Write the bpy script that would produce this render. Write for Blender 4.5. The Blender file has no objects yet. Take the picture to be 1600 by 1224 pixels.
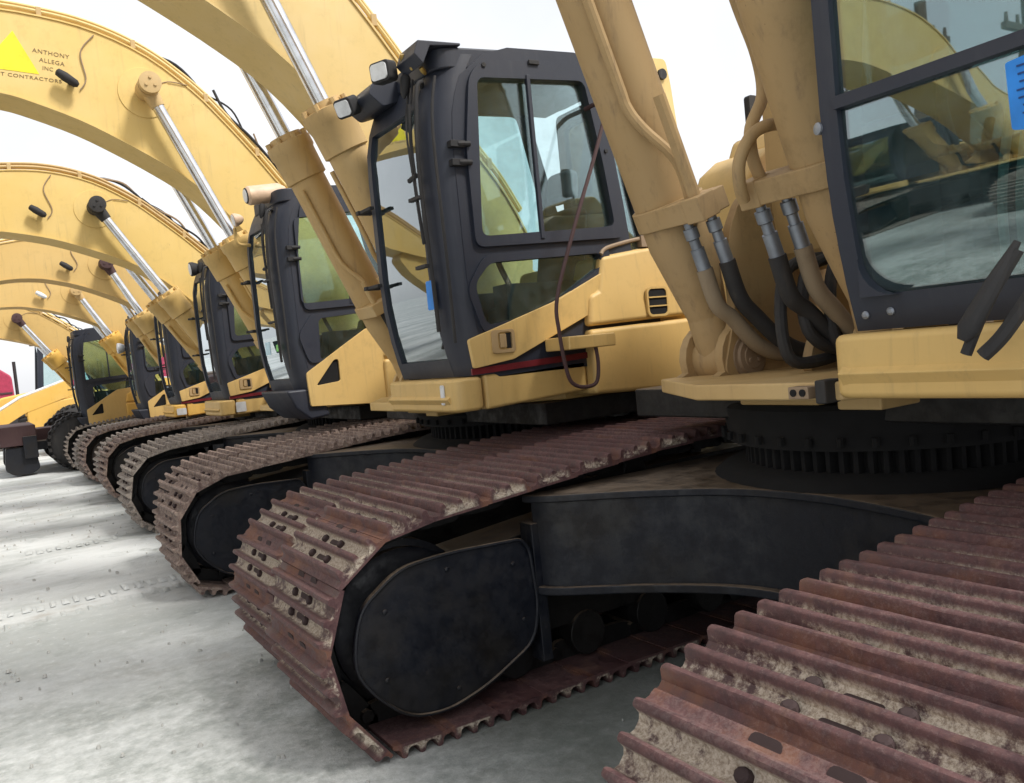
import bpy, bmesh, math, random
from mathutils import Vector, Matrix, noise
from mathutils.geometry import tessellate_polygon
R = math.radians
random.seed(7)
sc = bpy.context.scene
COL = sc.collection

# ------------------------------------------------------------------ camera, world, sun, exposure
def cam_axes(y, p, r):
    cy, sy, cp, sp, cr, sr = math.cos(y), math.sin(y), math.cos(p), math.sin(p), math.cos(r), math.sin(r)
    f = Vector((sy*cp, cy*cp, -sp)); ri = Vector((cy, -sy, 0)); up = ri.cross(f)
    return cr*ri + sr*up, -sr*ri + cr*up, f
ri, up, fw = cam_axes(R(31.95), R(2.9), R(-5.65))
cam = bpy.data.cameras.new('camera'); cam_o = bpy.data.objects.new('camera', cam); COL.objects.link(cam_o)
mw = Matrix(((ri.x, up.x, -fw.x, 0), (ri.y, up.y, -fw.y, 0), (ri.z, up.z, -fw.z, 1.6), (0, 0, 0, 1)))
cam_o.matrix_world = mw
cam.sensor_width = 36; cam.lens = 36*1321.2/1600; cam.clip_start = .05; cam.clip_end = 2000
sc.camera = cam_o
SUN_EL, SUN_AZ = 52, 150      # azimuth of the sun measured clockwise from +Y
w = bpy.data.worlds.new('World'); sc.world = w; w.use_nodes = True
nt = w.node_tree; nt.nodes.clear()
sky = nt.nodes.new('ShaderNodeTexSky'); sky.sky_type = 'NISHITA'; sky.sun_disc = False
sky.sun_elevation = R(SUN_EL); sky.sun_rotation = R(SUN_AZ); sky.air_density = 1.0; sky.dust_density = 3.0
hs = nt.nodes.new('ShaderNodeHueSaturation'); hs.inputs['Saturation'].default_value = .22; hs.inputs['Value'].default_value = 1.0
mxw = nt.nodes.new('ShaderNodeMix'); mxw.data_type = 'RGBA'; mxw.inputs['Factor'].default_value = .62
ctc = nt.nodes.new('ShaderNodeTexCoord'); cno = nt.nodes.new('ShaderNodeTexNoise'); cno.inputs['Scale'].default_value = 2.6; cno.inputs['Detail'].default_value = 7
nt.links.new(ctc.outputs['Generated'], cno.inputs['Vector'])
crp = nt.nodes.new('ShaderNodeValToRGB'); crp.color_ramp.elements[0].position = .35; crp.color_ramp.elements[1].position = .62
crp.color_ramp.elements[0].color = (6.9, 7.15, 7.6, 1); crp.color_ramp.elements[1].color = (8.6, 8.6, 8.7, 1)
nt.links.new(cno.outputs['Fac'], crp.inputs[0]); nt.links.new(crp.outputs[0], mxw.inputs['B'])      # bright cloud sheet over the clear sky
bg = nt.nodes.new('ShaderNodeBackground'); bg.inputs['Strength'].default_value = .112
wo = nt.nodes.new('ShaderNodeOutputWorld')
nt.links.new(sky.outputs[0], hs.inputs['Color']); nt.links.new(hs.outputs[0], mxw.inputs['A'])
nt.links.new(mxw.outputs['Result'], bg.inputs[0]); nt.links.new(bg.outputs[0], wo.inputs[0])
sl = bpy.data.lights.new('sun', 'SUN'); sl.energy = 2.4; sl.angle = R(12); sl.color = (1, .96, .9)
so = bpy.data.objects.new('sun', sl); COL.objects.link(so)
sd = Vector((math.sin(R(SUN_AZ))*math.cos(R(SUN_EL)), math.cos(R(SUN_AZ))*math.cos(R(SUN_EL)), math.sin(R(SUN_EL))))
so.rotation_euler = sd.to_track_quat('Z', 'Y').to_euler()
sc.view_settings.view_transform = 'Standard'; sc.view_settings.look = 'None'; sc.view_settings.gamma = 1
sc.view_settings.exposure = .62
sc.render.engine = 'CYCLES'
sc.cycles.max_bounces = 8; sc.cycles.transparent_max_bounces = 24; sc.cycles.glossy_bounces = 3
sc.cycles.use_denoising = True
sc.cycles.caustics_reflective = False; sc.cycles.caustics_refractive = False

# ------------------------------------------------------------------ materials
class NT:
    def __init__(s, name):
        s.m = bpy.data.materials.new(name); s.m.use_nodes = True; s.t = s.m.node_tree; s.t.nodes.clear()
        s.out = s.n('ShaderNodeOutputMaterial'); s.tc = s.n('ShaderNodeTexCoord')
    def n(s, k, **kw):
        n = s.t.nodes.new(k)
        for a, b in kw.items(): setattr(n, a, b)
        return n
    def l(s, a, b): s.t.links.new(a, b)
    def coord(s, scale=(1, 1, 1), world=False):
        mp = s.n('ShaderNodeMapping'); mp.inputs['Scale'].default_value = scale
        if world:
            g = s.n('ShaderNodeNewGeometry'); s.l(g.outputs['Position'], mp.inputs[0])
        else:
            s.l(s.tc.outputs['Object'], mp.inputs[0])
        return mp.outputs[0]
    def noise(s, co, scale, detail=6, rough=.6, dist=0):
        n = s.n('ShaderNodeTexNoise'); s.l(co, n.inputs['Vector'])
        n.inputs['Scale'].default_value = scale; n.inputs['Detail'].default_value = detail
        n.inputs['Roughness'].default_value = rough; n.inputs['Distortion'].default_value = dist
        return n.outputs['Fac']
    def ramp(s, fac, a, b, ca=0., cb=1.):
        r = s.n('ShaderNodeMapRange'); r.interpolation_type = 'SMOOTHSTEP'
        s.l(fac, r.inputs[0])
        for i, v in enumerate((a, b, ca, cb)): r.inputs[i+1].default_value = v
        return r.outputs[0]
    def mix(s, f, a, b):
        m = s.n('ShaderNodeMix', data_type='RGBA')
        for k, v in (('Factor', f), ('A', a), ('B', b)):
            sock = m.inputs[k] if k == 'Factor' else [i for i in m.inputs if i.name == k and i.type == 'RGBA'][0]
            if isinstance(v, (int, float)): sock.default_value = v
            elif isinstance(v, tuple): sock.default_value = (*v[:3], 1)
            else: s.l(v, sock)
        return [o for o in m.outputs if o.type == 'RGBA'][0]
    def math(s, op, a, b=0.):
        m = s.n('ShaderNodeMath', operation=op)
        for i, v in enumerate((a, b)):
            if isinstance(v, (int, float)): m.inputs[i].default_value = v
            else: s.l(v, m.inputs[i])
        return m.outputs[0]
    def bsdf(s, col, rough=.5, metal=0., bump=None, bstr=.3, bdist=.01, coat=0.):
        b = s.n('ShaderNodeBsdfPrincipled')
        for k, v in (('Base Color', col), ('Roughness', rough), ('Metallic', metal)):
            if isinstance(v, tuple): b.inputs[k].default_value = (*v[:3], 1)
            elif isinstance(v, (int, float)): b.inputs[k].default_value = v
            else: s.l(v, b.inputs[k])
        b.inputs['Coat Weight'].default_value = coat
        if bump is not None:
            bp = s.n('ShaderNodeBump'); bp.inputs['Strength'].default_value = bstr; bp.inputs['Distance'].default_value = bdist
            s.l(bump, bp.inputs['Height']); s.l(bp.outputs[0], b.inputs['Normal'])
        s.l(b.outputs[0], s.out.inputs[0]); return s.m

def mat_paint(name, base, rough=.42, dirt=(.16, .11, .07), amt=.5, streak=.5, chips=.5, fade=(.75, .66, .5)):
    s = NT(name); co = s.coord()
    big = s.noise(co, 1.3, 4); f1 = s.ramp(big, .35, .75)
    c = s.mix(s.math('MULTIPLY', f1, .35), base, fade)
    st = s.noise(s.coord((14, 14, 1.2)), 1.6, 7, .65)
    c = s.mix(s.math('MULTIPLY', s.ramp(st, .52, .8), streak), c, dirt)
    gr = s.noise(co, 7, 9, .72)
    c = s.mix(s.math('MULTIPLY', s.ramp(gr, .5, .78), amt), c, tuple(min(1, x*.55) for x in base))
    ch = s.noise(s.coord((1, 1, 1)), 38, 4, .7)
    big2 = s.noise(co, 3.1, 3)
    chf = s.math('MULTIPLY', s.ramp(ch, .70-.03*chips, .745-.03*chips), s.ramp(big2, .48, .6))
    c = s.mix(s.math('MULTIPLY', chf, chips), c, (.05, .03, .02))
    rg = s.math('ADD', rough, s.math('MULTIPLY', gr, .35))
    return s.bsdf(c, rg, 0, gr, .12, .004)
M = {}
M['yellow'] = mat_paint('yellow_paint', (.61, .41, .145), .36, amt=.34, streak=.30, chips=.5, fade=(.66, .48, .21))
M['yellow_pale'] = mat_paint('pale_yellow_paint', (.69, .495, .185), .40, amt=.34, streak=.20, chips=.7, fade=(.78, .63, .38))
M['yellow_mid'] = mat_paint('mid_yellow_paint', (.70, .49, .155), .40, amt=.34, streak=.22, chips=.75, fade=(.80, .62, .30))
M['yellow_rich'] = mat_paint('rich_yellow_paint', (.74, .44, .09), .38, amt=.25, streak=.25, chips=.3, fade=(.78, .55, .2))
M['tan'] = mat_paint('dusty_tan_paint', (.40, .27, .125), .55, amt=.6, streak=.7, chips=1.0, fade=(.45, .33, .20))
M['tan2'] = mat_paint('worn_yellow_paint', (.50, .335, .14), .45, amt=.35, streak=.4, chips=.7, fade=(.64, .50, .27))
M['black'] = mat_paint('black_cab_paint', (.014, .019, .034), .36, dirt=(.06, .065, .075), amt=.2, streak=.25, chips=0, fade=(.05, .05, .06))
M['rubber'] = mat_paint('black_rubber', (.018, .018, .02), .6, dirt=(.12, .10, .08), amt=.3, streak=.3, chips=0, fade=(.05, .045, .04))
M['tan_hose'] = mat_paint('dusty_hose', (.26, .20, .13), .7, amt=.5, streak=.5, chips=.5, fade=(.3, .24, .17))
M['brown_pipe'] = mat_paint('brown_steel_pipe', (.27, .19, .12), .5, amt=.4, streak=.4, chips=.5, fade=(.33, .25, .17))
M['maroon'] = mat_paint('maroon_rail', (.06, .028, .03), .55, amt=.4, streak=.2, chips=.4, fade=(.1, .06, .06))

def mat_simple(name, col, rough, metal=0.):
    s = NT(name); n = s.noise(s.coord(), 9, 6, .6)
    c = s.mix(s.ramp(n, .3, .75), col, tuple(x*.72 for x in col))
    return s.bsdf(c, s.math('ADD', rough, s.math('MULTIPLY', n, .12)), metal, n, .05, .002)
M['chrome'] = mat_simple('chromed_rod', (.80, .81, .84), .16, 1.)
M['steel'] = mat_simple('grey_steel_fitting', (.30, .33, .38), .42, .7)
M['brass'] = mat_simple('brass_fitting', (.55, .38, .12), .35, .9)
M['white'] = mat_simple('white_sticker', (.72, .74, .76), .4)
M['lens'] = mat_simple('lamp_lens', (.80, .83, .86), .12)
M['blue'] = mat_simple('blue_tag', (.02, .25, .78), .5)
M['green'] = mat_simple('green_sticker', (.25, .75, .18), .5)
M['lblue'] = mat_simple('pale_blue_sticker', (.55, .8, .92), .5)
M['red'] = mat_simple('dark_red_stripe', (.17, .012, .02), .4)
M['pink'] = mat_simple('faded_red_paint', (.42, .035, .085), .5)
M['decal_y'] = mat_simple('bright_yellow_decal', (.95, .82, .02), .5)
M['decal_k'] = mat_simple('dark_lettering', (.22, .15, .06), .6)
M['ink'] = mat_simple('dark_ink', (.01, .05, .2), .6)
M['seat'] = mat_simple('grey_seat_fabric', (.10, .12, .13), .8)
M['cab_in'] = mat_simple('grey_cab_lining', (.10, .13, .14), .7)
M['gap'] = mat_simple('black_recess', (.008, .008, .009), .9)
M['bolt_dark'] = mat_simple('dark_rusty_bolt', (.045, .026, .026), .8)
M['wood'] = mat_simple('grey_timber', (.16, .13, .10), .8)
M['peach'] = mat_simple('peach_plastic', (.72, .52, .36), .45)

def mat_shoe():
    s = NT('rusty_shoe_steel'); co = s.coord(world=True)
    oi = s.n('ShaderNodeObjectInfo')
    sp = s.n('ShaderNodeSeparateXYZ'); s.l(s.tc.outputs['Object'], sp.inputs[0])
    n1 = s.noise(co, 5, 8, .65); n2 = s.noise(co, 26, 8, .7); n3 = s.noise(co, 90, 4, .8)
    c = s.mix(s.ramp(n2, .3, .7), (.054, .024, .027), (.122, .059, .057))
    c = s.mix(s.math('MULTIPLY', s.ramp(n1, .55, .7), .35), c, (.22, .12, .075))
    # dried mud lies in the pans between the grousers: height above the shoe plate in object space
    low = s.ramp(sp.outputs['Z'], .012, .034, 1, 0)
    ax = s.math('ABSOLUTE', sp.outputs['X']); pan = s.ramp(ax, .070, .092, 1, .0)
    joint = s.math('MULTIPLY', s.ramp(ax, .085, .10, 0, 1), s.ramp(n1, .45, .6))
    c = s.mix(s.math('MULTIPLY', joint, .38), c, (.24, .10, .045))
    low = s.math('MULTIPLY', low, pan)
    ay = s.math('ABSOLUTE', sp.outputs['Y'])
    off = s.math('ADD', s.math('MULTIPLY', oi.outputs['Random'], .10), s.ramp(ay, .12, .36, .03, -.05))
    d = s.math('ADD', s.math('ADD', s.math('MULTIPLY', n2, .55), s.math('MULTIPLY', n1, .35)), s.math('ADD', s.math('MULTIPLY', n3, .12), off))
    df = s.math('MULTIPLY', s.ramp(d, .45, .58), s.math('MULTIPLY', low, s.ramp(sp.outputs['Z'], -.006, 0.)))
    mud = s.mix(s.ramp(n3, .35, .65), (.27, .215, .16), (.60, .53, .43))
    c = s.mix(s.math('MULTIPLY', df, .92), c, mud)
    # thin dust everywhere, more on some shoes
    c = s.mix(s.math('MULTIPLY', s.ramp(s.math('ADD', n3, off), .5, .72), .16), c, (.34, .27, .25))
    rg = s.ramp(d, .4, .6, .5, .9)
    h = s.math('ADD', s.math('MULTIPLY', n2, .6), s.math('MULTIPLY', n3, .4))
    return s.bsdf(c, rg, .0, h, .55, .006)
M['shoe'] = mat_shoe()
def mat_shoe_dusty(name, a, b):
    s = NT(name); co = s.coord(world=True)
    n2 = s.noise(co, 18, 8, .7); n3 = s.noise(co, 60, 4, .8)
    c = s.mix(s.ramp(n2, .35, .65), a, b)
    c = s.mix(s.math('MULTIPLY', s.ramp(n3, .5, .7), .5), c, (.5, .45, .38))
    return s.bsdf(c, .85, 0, n2, .4, .006)
M['shoe_dust'] = mat_shoe_dusty('mud_caked_shoe_steel', (.10, .062, .056), (.27, .20, .165))
M['shoe_grey'] = mat_shoe_dusty('grey_dusty_shoe_steel', (.12, .095, .085), (.31, .27, .235))
def mat_under(name, base, brown, dust, f=.5):
    s = NT(name); co = s.coord(world=True)
    n1 = s.noise(co, 2.2, 7, .6); n2 = s.noise(co, 11, 8, .7); n3 = s.noise(s.coord((9, 9, 1.5), True), 1.5, 6, .6)
    c = s.mix(s.ramp(n1, .42, .68), base, brown)
    c = s.mix(s.math('MULTIPLY', s.ramp(n2, .5, .72), f), c, dust)
    c = s.mix(s.math('MULTIPLY', s.ramp(n3, .55, .75), f*.8), c, dust)
    g = s.n('ShaderNodeNewGeometry'); sp = s.n('ShaderNodeSeparateXYZ'); s.l(g.outputs['Normal'], sp.inputs[0])
    upf = s.ramp(sp.outputs['Z'], .5, .9)           # settled dust on upward faces
    c = s.mix(s.math('MULTIPLY', upf, s.ramp(n2, .3, .6, .35, .9)), c, (.18, .135, .095))
    return s.bsdf(c, s.ramp(n2, .3, .7, .38, .8), 0, n2, .35, .008)
M['under'] = mat_under('blue_black_underbody_paint', (.0022, .0038, .0095), (.007, .0055, .005), (.022, .020, .020), .35)
M['under_brown'] = mat_under('brown_underbody_steel', (.022, .013, .010), (.04, .024, .016), (.07, .055, .04), .5)
M['chain'] = mat_under('oily_chain_steel', (.005, .005, .0055), (.010, .008, .007), (.022, .019, .016), .3)

def mat_glass(name, tint, refl=1.0, blend=.0, rough=.015):
    s = NT(name)
    tr = s.n('ShaderNodeBsdfTransparent'); tr.inputs[0].default_value = (*tint, 1)
    gl = s.n('ShaderNodeBsdfGlossy'); gl.inputs['Roughness'].default_value = rough; gl.inputs['Color'].default_value = (.9, .97, 1, 1)
    fr = s.n('ShaderNodeFresnel'); fr.inputs['IOR'].default_value = 1.5
    f = s.math('ADD', s.math('MULTIPLY', fr.outputs[0], refl), blend)
    mx = s.n('ShaderNodeMixShader'); s.l(f, mx.inputs[0]); s.l(tr.outputs[0], mx.inputs[1]); s.l(gl.outputs[0], mx.inputs[2])
    du = s.n('ShaderNodeBsdfDiffuse'); du.inputs[0].default_value = (.36, .46, .48, 1)
    n = s.noise(s.coord(), 3.5, 8, .7)
    m2 = s.n('ShaderNodeMixShader'); s.l(s.ramp(n, .35, .8, .0, .11), m2.inputs[0]); s.l(mx.outputs[0], m2.inputs[1]); s.l(du.outputs[0], m2.inputs[2])
    s.l(m2.outputs[0], s.out.inputs[0]); return s.m
M['glass'] = mat_glass('green_tinted_glass', (.83, .94, .94), 1.1, .0)
M['glass_front'] = mat_glass('windshield_glass', (.60, .78, .76), 2.2, .10)

def mat_ground():
    s = NT('pale_dusty_concrete'); co = s.coord(world=True)
    st = s.coord((.55, 1.6, 1), True)
    a = s.noise(st, .55, 6, .6, .4); b = s.noise(co, 2.3, 9, .68, .3); f = s.noise(co, 14, 8, .75); g = s.noise(co, 70, 4, .8)
    c = s.mix(s.ramp(a, .35, .65), (.36, .38, .37), (.62, .64, .635))
    c = s.mix(s.math('MULTIPLY', s.ramp(b, .50, .74), .6), c, (.24, .26, .24))
    c = s.mix(s.math('MULTIPLY', s.ramp(s.noise(co, 1.1, 7, .7), .56, .72), .45), c, (.24, .19, .14))
    c = s.mix(s.math('MULTIPLY', s.ramp(f, .55, .72), .55), c, (.66, .68, .68))
    c = s.mix(s.math('MULTIPLY', s.ramp(g, .58, .75), .35), c, (.16, .16, .14))
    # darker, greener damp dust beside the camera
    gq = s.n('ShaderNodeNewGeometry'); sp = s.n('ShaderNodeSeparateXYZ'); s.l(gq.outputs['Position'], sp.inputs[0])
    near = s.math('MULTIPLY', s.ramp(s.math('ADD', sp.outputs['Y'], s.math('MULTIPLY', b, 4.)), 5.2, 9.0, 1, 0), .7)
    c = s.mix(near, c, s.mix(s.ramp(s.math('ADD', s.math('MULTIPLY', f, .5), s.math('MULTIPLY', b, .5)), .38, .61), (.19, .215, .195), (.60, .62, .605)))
    und_shade = s.ramp(s.math('ADD', sp.outputs['X'], s.math('MULTIPLY', b, 1.2)), 1.75, 2.5)  # shade beneath the parked machines, painted into the ground colour
    c = s.mix(s.math('MULTIPLY', und_shade, s.ramp(a, .2, .7, .55, .9)), c, (.085, .095, .08))
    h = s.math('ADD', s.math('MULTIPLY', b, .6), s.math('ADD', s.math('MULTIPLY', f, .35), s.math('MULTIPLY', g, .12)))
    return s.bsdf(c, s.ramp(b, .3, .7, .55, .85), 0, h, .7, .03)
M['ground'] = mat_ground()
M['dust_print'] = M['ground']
M['stone'] = mat_simple('pale_rubble', (.50, .50, .47), .9)
M['leaf'] = mat_simple('dark_foliage', (.05, .09, .03), .8)

# ------------------------------------------------------------------ mesh builder
class MB:
    def __init__(s): s.v = []; s.f = []
    def add(s, vs, fs):
        b = len(s.v); s.v += [Vector(p) for p in vs]; s.f += [tuple(b+i for i in f) for f in fs]; return s
    def box(s, x0, x1, y0, y1, z0, z1):
        v = [(x, y, z) for x in (x0, x1) for y in (y0, y1) for z in (z0, z1)]
        return s.add(v, [(0, 1, 3, 2), (4, 6, 7, 5), (0, 4, 5, 1), (2, 3, 7, 6), (0, 2, 6, 4), (1, 5, 7, 3)])
    def prism(s, poly, a, b, axis='y', holes=()):
        loops = [list(poly)] + [list(h) for h in holes]
        pts = [p for l in loops for p in l]
        tri = tessellate_polygon([[Vector((p[0], p[1], 0)) for p in l] for l in loops])
        def mk(p, t):
            return (p[0], t, p[1]) if axis == 'y' else (t, p[0], p[1]) if axis == 'x' else (p[0], p[1], t)
        n = len(pts); vs = [mk(p, a) for p in pts] + [mk(p, b) for p in pts]; fs = []
        if not holes:
            fs.append(tuple(range(n))); fs.append(tuple(range(2*n-1, n-1, -1)))
        else:
            for t in tri: fs.append(tuple(t)); fs.append(tuple(n+i for i in reversed(t)))
        k = 0
        for l in loops:
            m = len(l)
            for i in range(m):
                p, q = k+i, k+(i+1) % m; fs.append((p, q, n+q, n+p))
            k += m
        return s.add(vs, fs)
    def ring(s, c, d, r, n, u=None):
        d = Vector(d).normalized()
        if u is None: u = d.orthogonal().normalized()
        else: u = (u - d*u.dot(d)).normalized()
        v = d.cross(u)
        return [Vector(c) + r*(math.cos(2*math.pi*i/n)*u + math.sin(2*math.pi*i/n)*v) for i in range(n)], u
    def cyl(s, p0, p1, r0, r1=None, n=20, caps=True):
        r1 = r0 if r1 is None else r1; p0, p1 = Vector(p0), Vector(p1); d = p1-p0
        a, u = s.ring(p0, d, r0, n); b, _ = s.ring(p1, d, r1, n, u)
        fs = [(i, (i+1) % n, n+(i+1) % n, n+i) for i in range(n)]
        if caps: fs += [tuple(range(n-1, -1, -1)), tuple(range(n, 2*n))]
        return s.add(a+b, fs)
    def lathe(s, p0, d, prof, n=24):
        p0, d = Vector(p0), Vector(d).normalized(); u = d.orthogonal(); vs = []; fs = []
        for t, r in prof:
            a, u = s.ring(p0+d*t, d, max(r, 1e-4), n, u); vs += a
        for k in range(len(prof)-1):
            for i in range(n): fs.append((k*n+i, k*n+(i+1) % n, (k+1)*n+(i+1) % n, (k+1)*n+i))
        fs += [tuple(range(n-1, -1, -1)), tuple(range((len(prof)-1)*n, len(prof)*n))]
        return s.add(vs, fs)
    def tube(s, pts, r, n=10, smooth=True, closed=False):
        pts = [Vector(p) for p in pts]
        if smooth and len(pts) > 2: pts = catmull(pts, 6)
        vs = []; fs = []; u = None
        for i, p in enumerate(pts):
            d = pts[min(i+1, len(pts)-1)] - pts[max(i-1, 0)]
            a, u = s.ring(p, d, r, n, u); vs += a
        for k in range(len(pts)-1):
            for i in range(n): fs.append((k*n+i, k*n+(i+1) % n, (k+1)*n+(i+1) % n, (k+1)*n+i))
        fs += [tuple(range(n-1, -1, -1)), tuple(range((len(pts)-1)*n, len(pts)*n))]
        return s.add(vs, fs)
    def xf(s, m, start=0):
        for i in range(start, len(s.v)): s.v[i] = m @ s.v[i]
        return s
    def mesh(s, name, ang=35):
        me = bpy.data.meshes.new(name); me.from_pydata([tuple(v) for v in s.v], [], s.f)
        bm = bmesh.new(); bm.from_mesh(me); bmesh.ops.recalc_face_normals(bm, faces=bm.faces); bm.to_mesh(me); bm.free()
        me.polygons.foreach_set('use_smooth', [True]*len(me.polygons))
        me.set_sharp_from_angle(angle=R(ang)); me.update(); return me
    def build(s, name, mat, parent=None, bevel=0, seg=2, ang=35, label=None):
        me = s.mesh(name, ang); me.materials.append(mat)
        o = bpy.data.objects.new(name, me); COL.objects.link(o)
        if parent: o.parent = parent
        if bevel:
            b = o.modifiers.new('bevel', 'BEVEL'); b.width = bevel; b.segments = seg; b.limit_method = 'ANGLE'
            b.angle_limit = R(40); b.harden_normals = True
        if label: o['label'] = label
        return o
def catmull(pts, k):
    out = []
    for i in range(len(pts)-1):
        p0, p1, p2, p3 = pts[max(i-1, 0)], pts[i], pts[i+1], pts[min(i+2, len(pts)-1)]
        for j in range(k):
            t = j/k
            out.append(.5*((2*p1)+(-p0+p2)*t+(2*p0-5*p1+4*p2-p3)*t*t+(-p0+3*p1-3*p2+p3)*t**3))
    out.append(pts[-1]); return out
def smooth2(poly, k=4):
    p = catmull([Vector((a, b, 0)) for a, b in poly], k); return [(q.x, q.y) for q in p]
def rrect(x0, x1, z0, z1, r, n=5):
    o = []
    for cx, cz, a in ((x1-r, z0+r, -90), (x1-r, z1-r, 0), (x0+r, z1-r, 90), (x0+r, z0+r, 180)):
        for i in range(n+1):
            t = R(a + 90*i/n); o.append((cx+r*math.cos(t), cz+r*math.sin(t)))
    return o
def rpoly(pts, r, n=4):
    """polygon with rounded corners"""
    o = []; m = len(pts)
    for i in range(m):
        p, a, b = Vector(pts[i]), Vector(pts[i-1]), Vector(pts[(i+1) % m])
        da, db = (a-p), (b-p); q = min(r, da.length*.45, db.length*.45)
        s0, s1 = p+da.normalized()*q, p+db.normalized()*q
        for j in range(n+1):
            t = j/n; v = s0*(1-t)**2 + p*2*t*(1-t) + s1*t*t; o.append((v.x, v.y))
    return o
def empty(name, loc, rz=0):
    o = bpy.data.objects.new(name, None); o.location = loc; o.rotation_euler = (0, 0, rz); COL.objects.link(o); return o
def tag(o, label=None, cat=None, group=None, kind=None):
    for k, v in (('label', label), ('category', cat), ('group', group), ('kind', kind)):
        if v: o[k] = v
    return o
def text_mesh(name, s, size, ext, mat, parent, m, sx=1.0, shear=0.):
    c = bpy.data.curves.new(name, 'FONT'); c.body = s; c.size = size; c.extrude = ext; c.align_x = 'CENTER'; c.align_y = 'CENTER'; c.shear = shear
    c.space_character = 1.12
    t = bpy.data.objects.new(name, c); COL.objects.link(t); bpy.context.view_layer.update()
    me = bpy.data.meshes.new_from_object(t.evaluated_get(bpy.context.evaluated_depsgraph_get()))
    COL.objects.unlink(t); bpy.data.objects.remove(t)
    me.materials.clear(); me.materials.append(mat); me.transform(Matrix.Diagonal((sx, 1, 1, 1))); me.transform(m)
    o = bpy.data.objects.new(name, me); COL.objects.link(o); o.parent = parent; return o

# ------------------------------------------------------------------ ground
def make_ground():
    mb = MB(); 
    xs = [-400, -60, -14] + [-8+.25*i for i in range(65)] + [14, 60, 400]
    ys = [-400, -60, -8] + [-2+.25*i for i in range(97)] + [30, 60, 400, 900]
    V = []
    for y in ys:
        for x in xs:
            z = .012*noise.noise(Vector((x*.8, y*.8, 0))) + .008*noise.noise(Vector((x*2.3, y*2.3, 4)))
            V.append((x, y, z-.012))
    nx = len(xs)
    F = [(j*nx+i, j*nx+i+1, (j+1)*nx+i+1, (j+1)*nx+i) for j in range(len(ys)-1) for i in range(nx-1)]
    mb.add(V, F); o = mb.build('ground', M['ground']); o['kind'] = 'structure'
make_ground()

# ------------------------------------------------------------------ tracks
PITCH, NSH = .2390, 45
SW = .745
def track_path():
    # plate surface line, local x along the machine (front at 0), z up
    pts = []
    pts += [(.75, .035), (.52, .035), (.33, .038), (.225, .066), (.16, .13), (.112, .205), (.078, .28), (.060, .36), (.056, .45), (.068, .545), (.095, .625), (.13, .69), (.18, .75), (.25, .80), (.34, .842), (.48, .878), (.75, .905)]
    pts += [(1.1, .935), (1.7, .985), (2.2, 1.005), (2.9, .99), (3.5, 1.0), (4.1, .96)]
    cx2, cz2, r2 = 4.42, .46, .425
    for i in range(25):
        a = R(85 - 175*i/24); pts.append((cx2+r2*math.cos(a), cz2+r2*math.sin(a)))
    pts.append(pts[0])
    P = [Vector((a, 0, b)) for a, b in pts]
    P = catmull(P[:-1]+[P[0]], 3)
    L = [0]
    for a, b in zip(P, P[1:]): L.append(L[-1]+(b-a).length)
    return P, L
TP, TL = track_path()
def on_track(s):
    T = TL[-1]; s %= T
    import bisect
    i = min(max(bisect.bisect_right(TL, s)-1, 0), len(TP)-2)
    t = (s-TL[i])/max(TL[i+1]-TL[i], 1e-9); p = TP[i].lerp(TP[i+1], t)
    a = TP[max(i-1, 0)]; b = TP[min(i+2, len(TP)-1)]; d = (b-a).normalized()
    return p, d
def shoe_mesh(w, detail=2):
    """local: x along travel, y across, z outwards; three grousers, bolts in the pans, cut-outs at the leading edge"""
    mb = MB(); h = w/2; q = PITCH/2
    gr = (-.081, 0, .081)
    # plate with side profile: pans dip slightly, swept across the width as one strip
    prof = [(-q-.006, .004)]
    for g in gr:
        prof += [(g-.030, .004), (g-.017, .012), (g-.011, .045), (g-.005, .050), (g+.006, .050), (g+.011, .045), (g+.016, .012), (g+.028, .004)]
    prof += [(q-.004, .004), (q+.010, -.002)]
    low = [(q+.010, -.016), (-q-.006, -.012)]
    if detail >= 2:
        ny = 14
        ys = [-h, -h+.012] + [-h+.012+(w-.024)*i/ny for i in range(1, ny)] + [h-.012, h]
        V = []; F = []; n = len(prof)+2
        for k, y in enumerate(ys):
            for i, (a, b) in enumerate(prof):
                e = noise.noise(Vector((a*30, y*22, 3.3)))*.0022
                tz = b
                if b > .02:
                    tz = b - .003 + e
                    if k in (0, len(ys)-1): tz = b-.008
                # mud-hole notches: leading edge pulled back
                if i >= len(prof)-1 and detail >= 2:
                    pass
                V.append((a, y, tz))
            for a, b in low: V.append((a, y, b))
        for k in range(len(ys)-1):
            for i in range(n): F.append((k*n+i, k*n+(i+1) % n, (k+1)*n+(i+1) % n, (k+1)*n+i))
        F.append(tuple(range(n))); F.append(tuple(range((len(ys)-1)*n+n-1, (len(ys)-1)*n-1, -1)))
        mb.add(V, F)
    else:
        pr = [(-q, .004)]
        for g in gr: pr += [(g-.026, .004), (g-.011, .046), (g+.011, .046), (g+.026, .004)]
        pr += [(q, .004), (q, -.014), (-q, -.014)]
        mb.prism(pr, -h, h, 'y')
    if detail >= 1:
        for px in ():
            for py in ():
                m = MB()
                m.lathe((px, py, -.002), (0, 0, 1), [(0, .024), (.012, .0245), (.022, .021), (.027, .012)], 6 if detail < 2 else 10)
                mb.add(m.v, m.f)
    return mb
def notch_mb():
    m = MB()
    for py in (-.115, .045):
        m.prism(rrect(.094, .128, py, py+.070, .015, 3), .004, .0062, 'z')
    for px in (-.0405, .0405):
        for py in (-.092, .092):
            m.lathe((px, py, -.002), (0, 0, 1), [(0, .0175), (.014, .018), (.022, .016), (.025, .010)], 10)
        m.prism(rrect(px-.010, px+.012, -.045, .035, .008, 3), .004, .0062, 'z')
    return m
SHOES = {}
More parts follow.
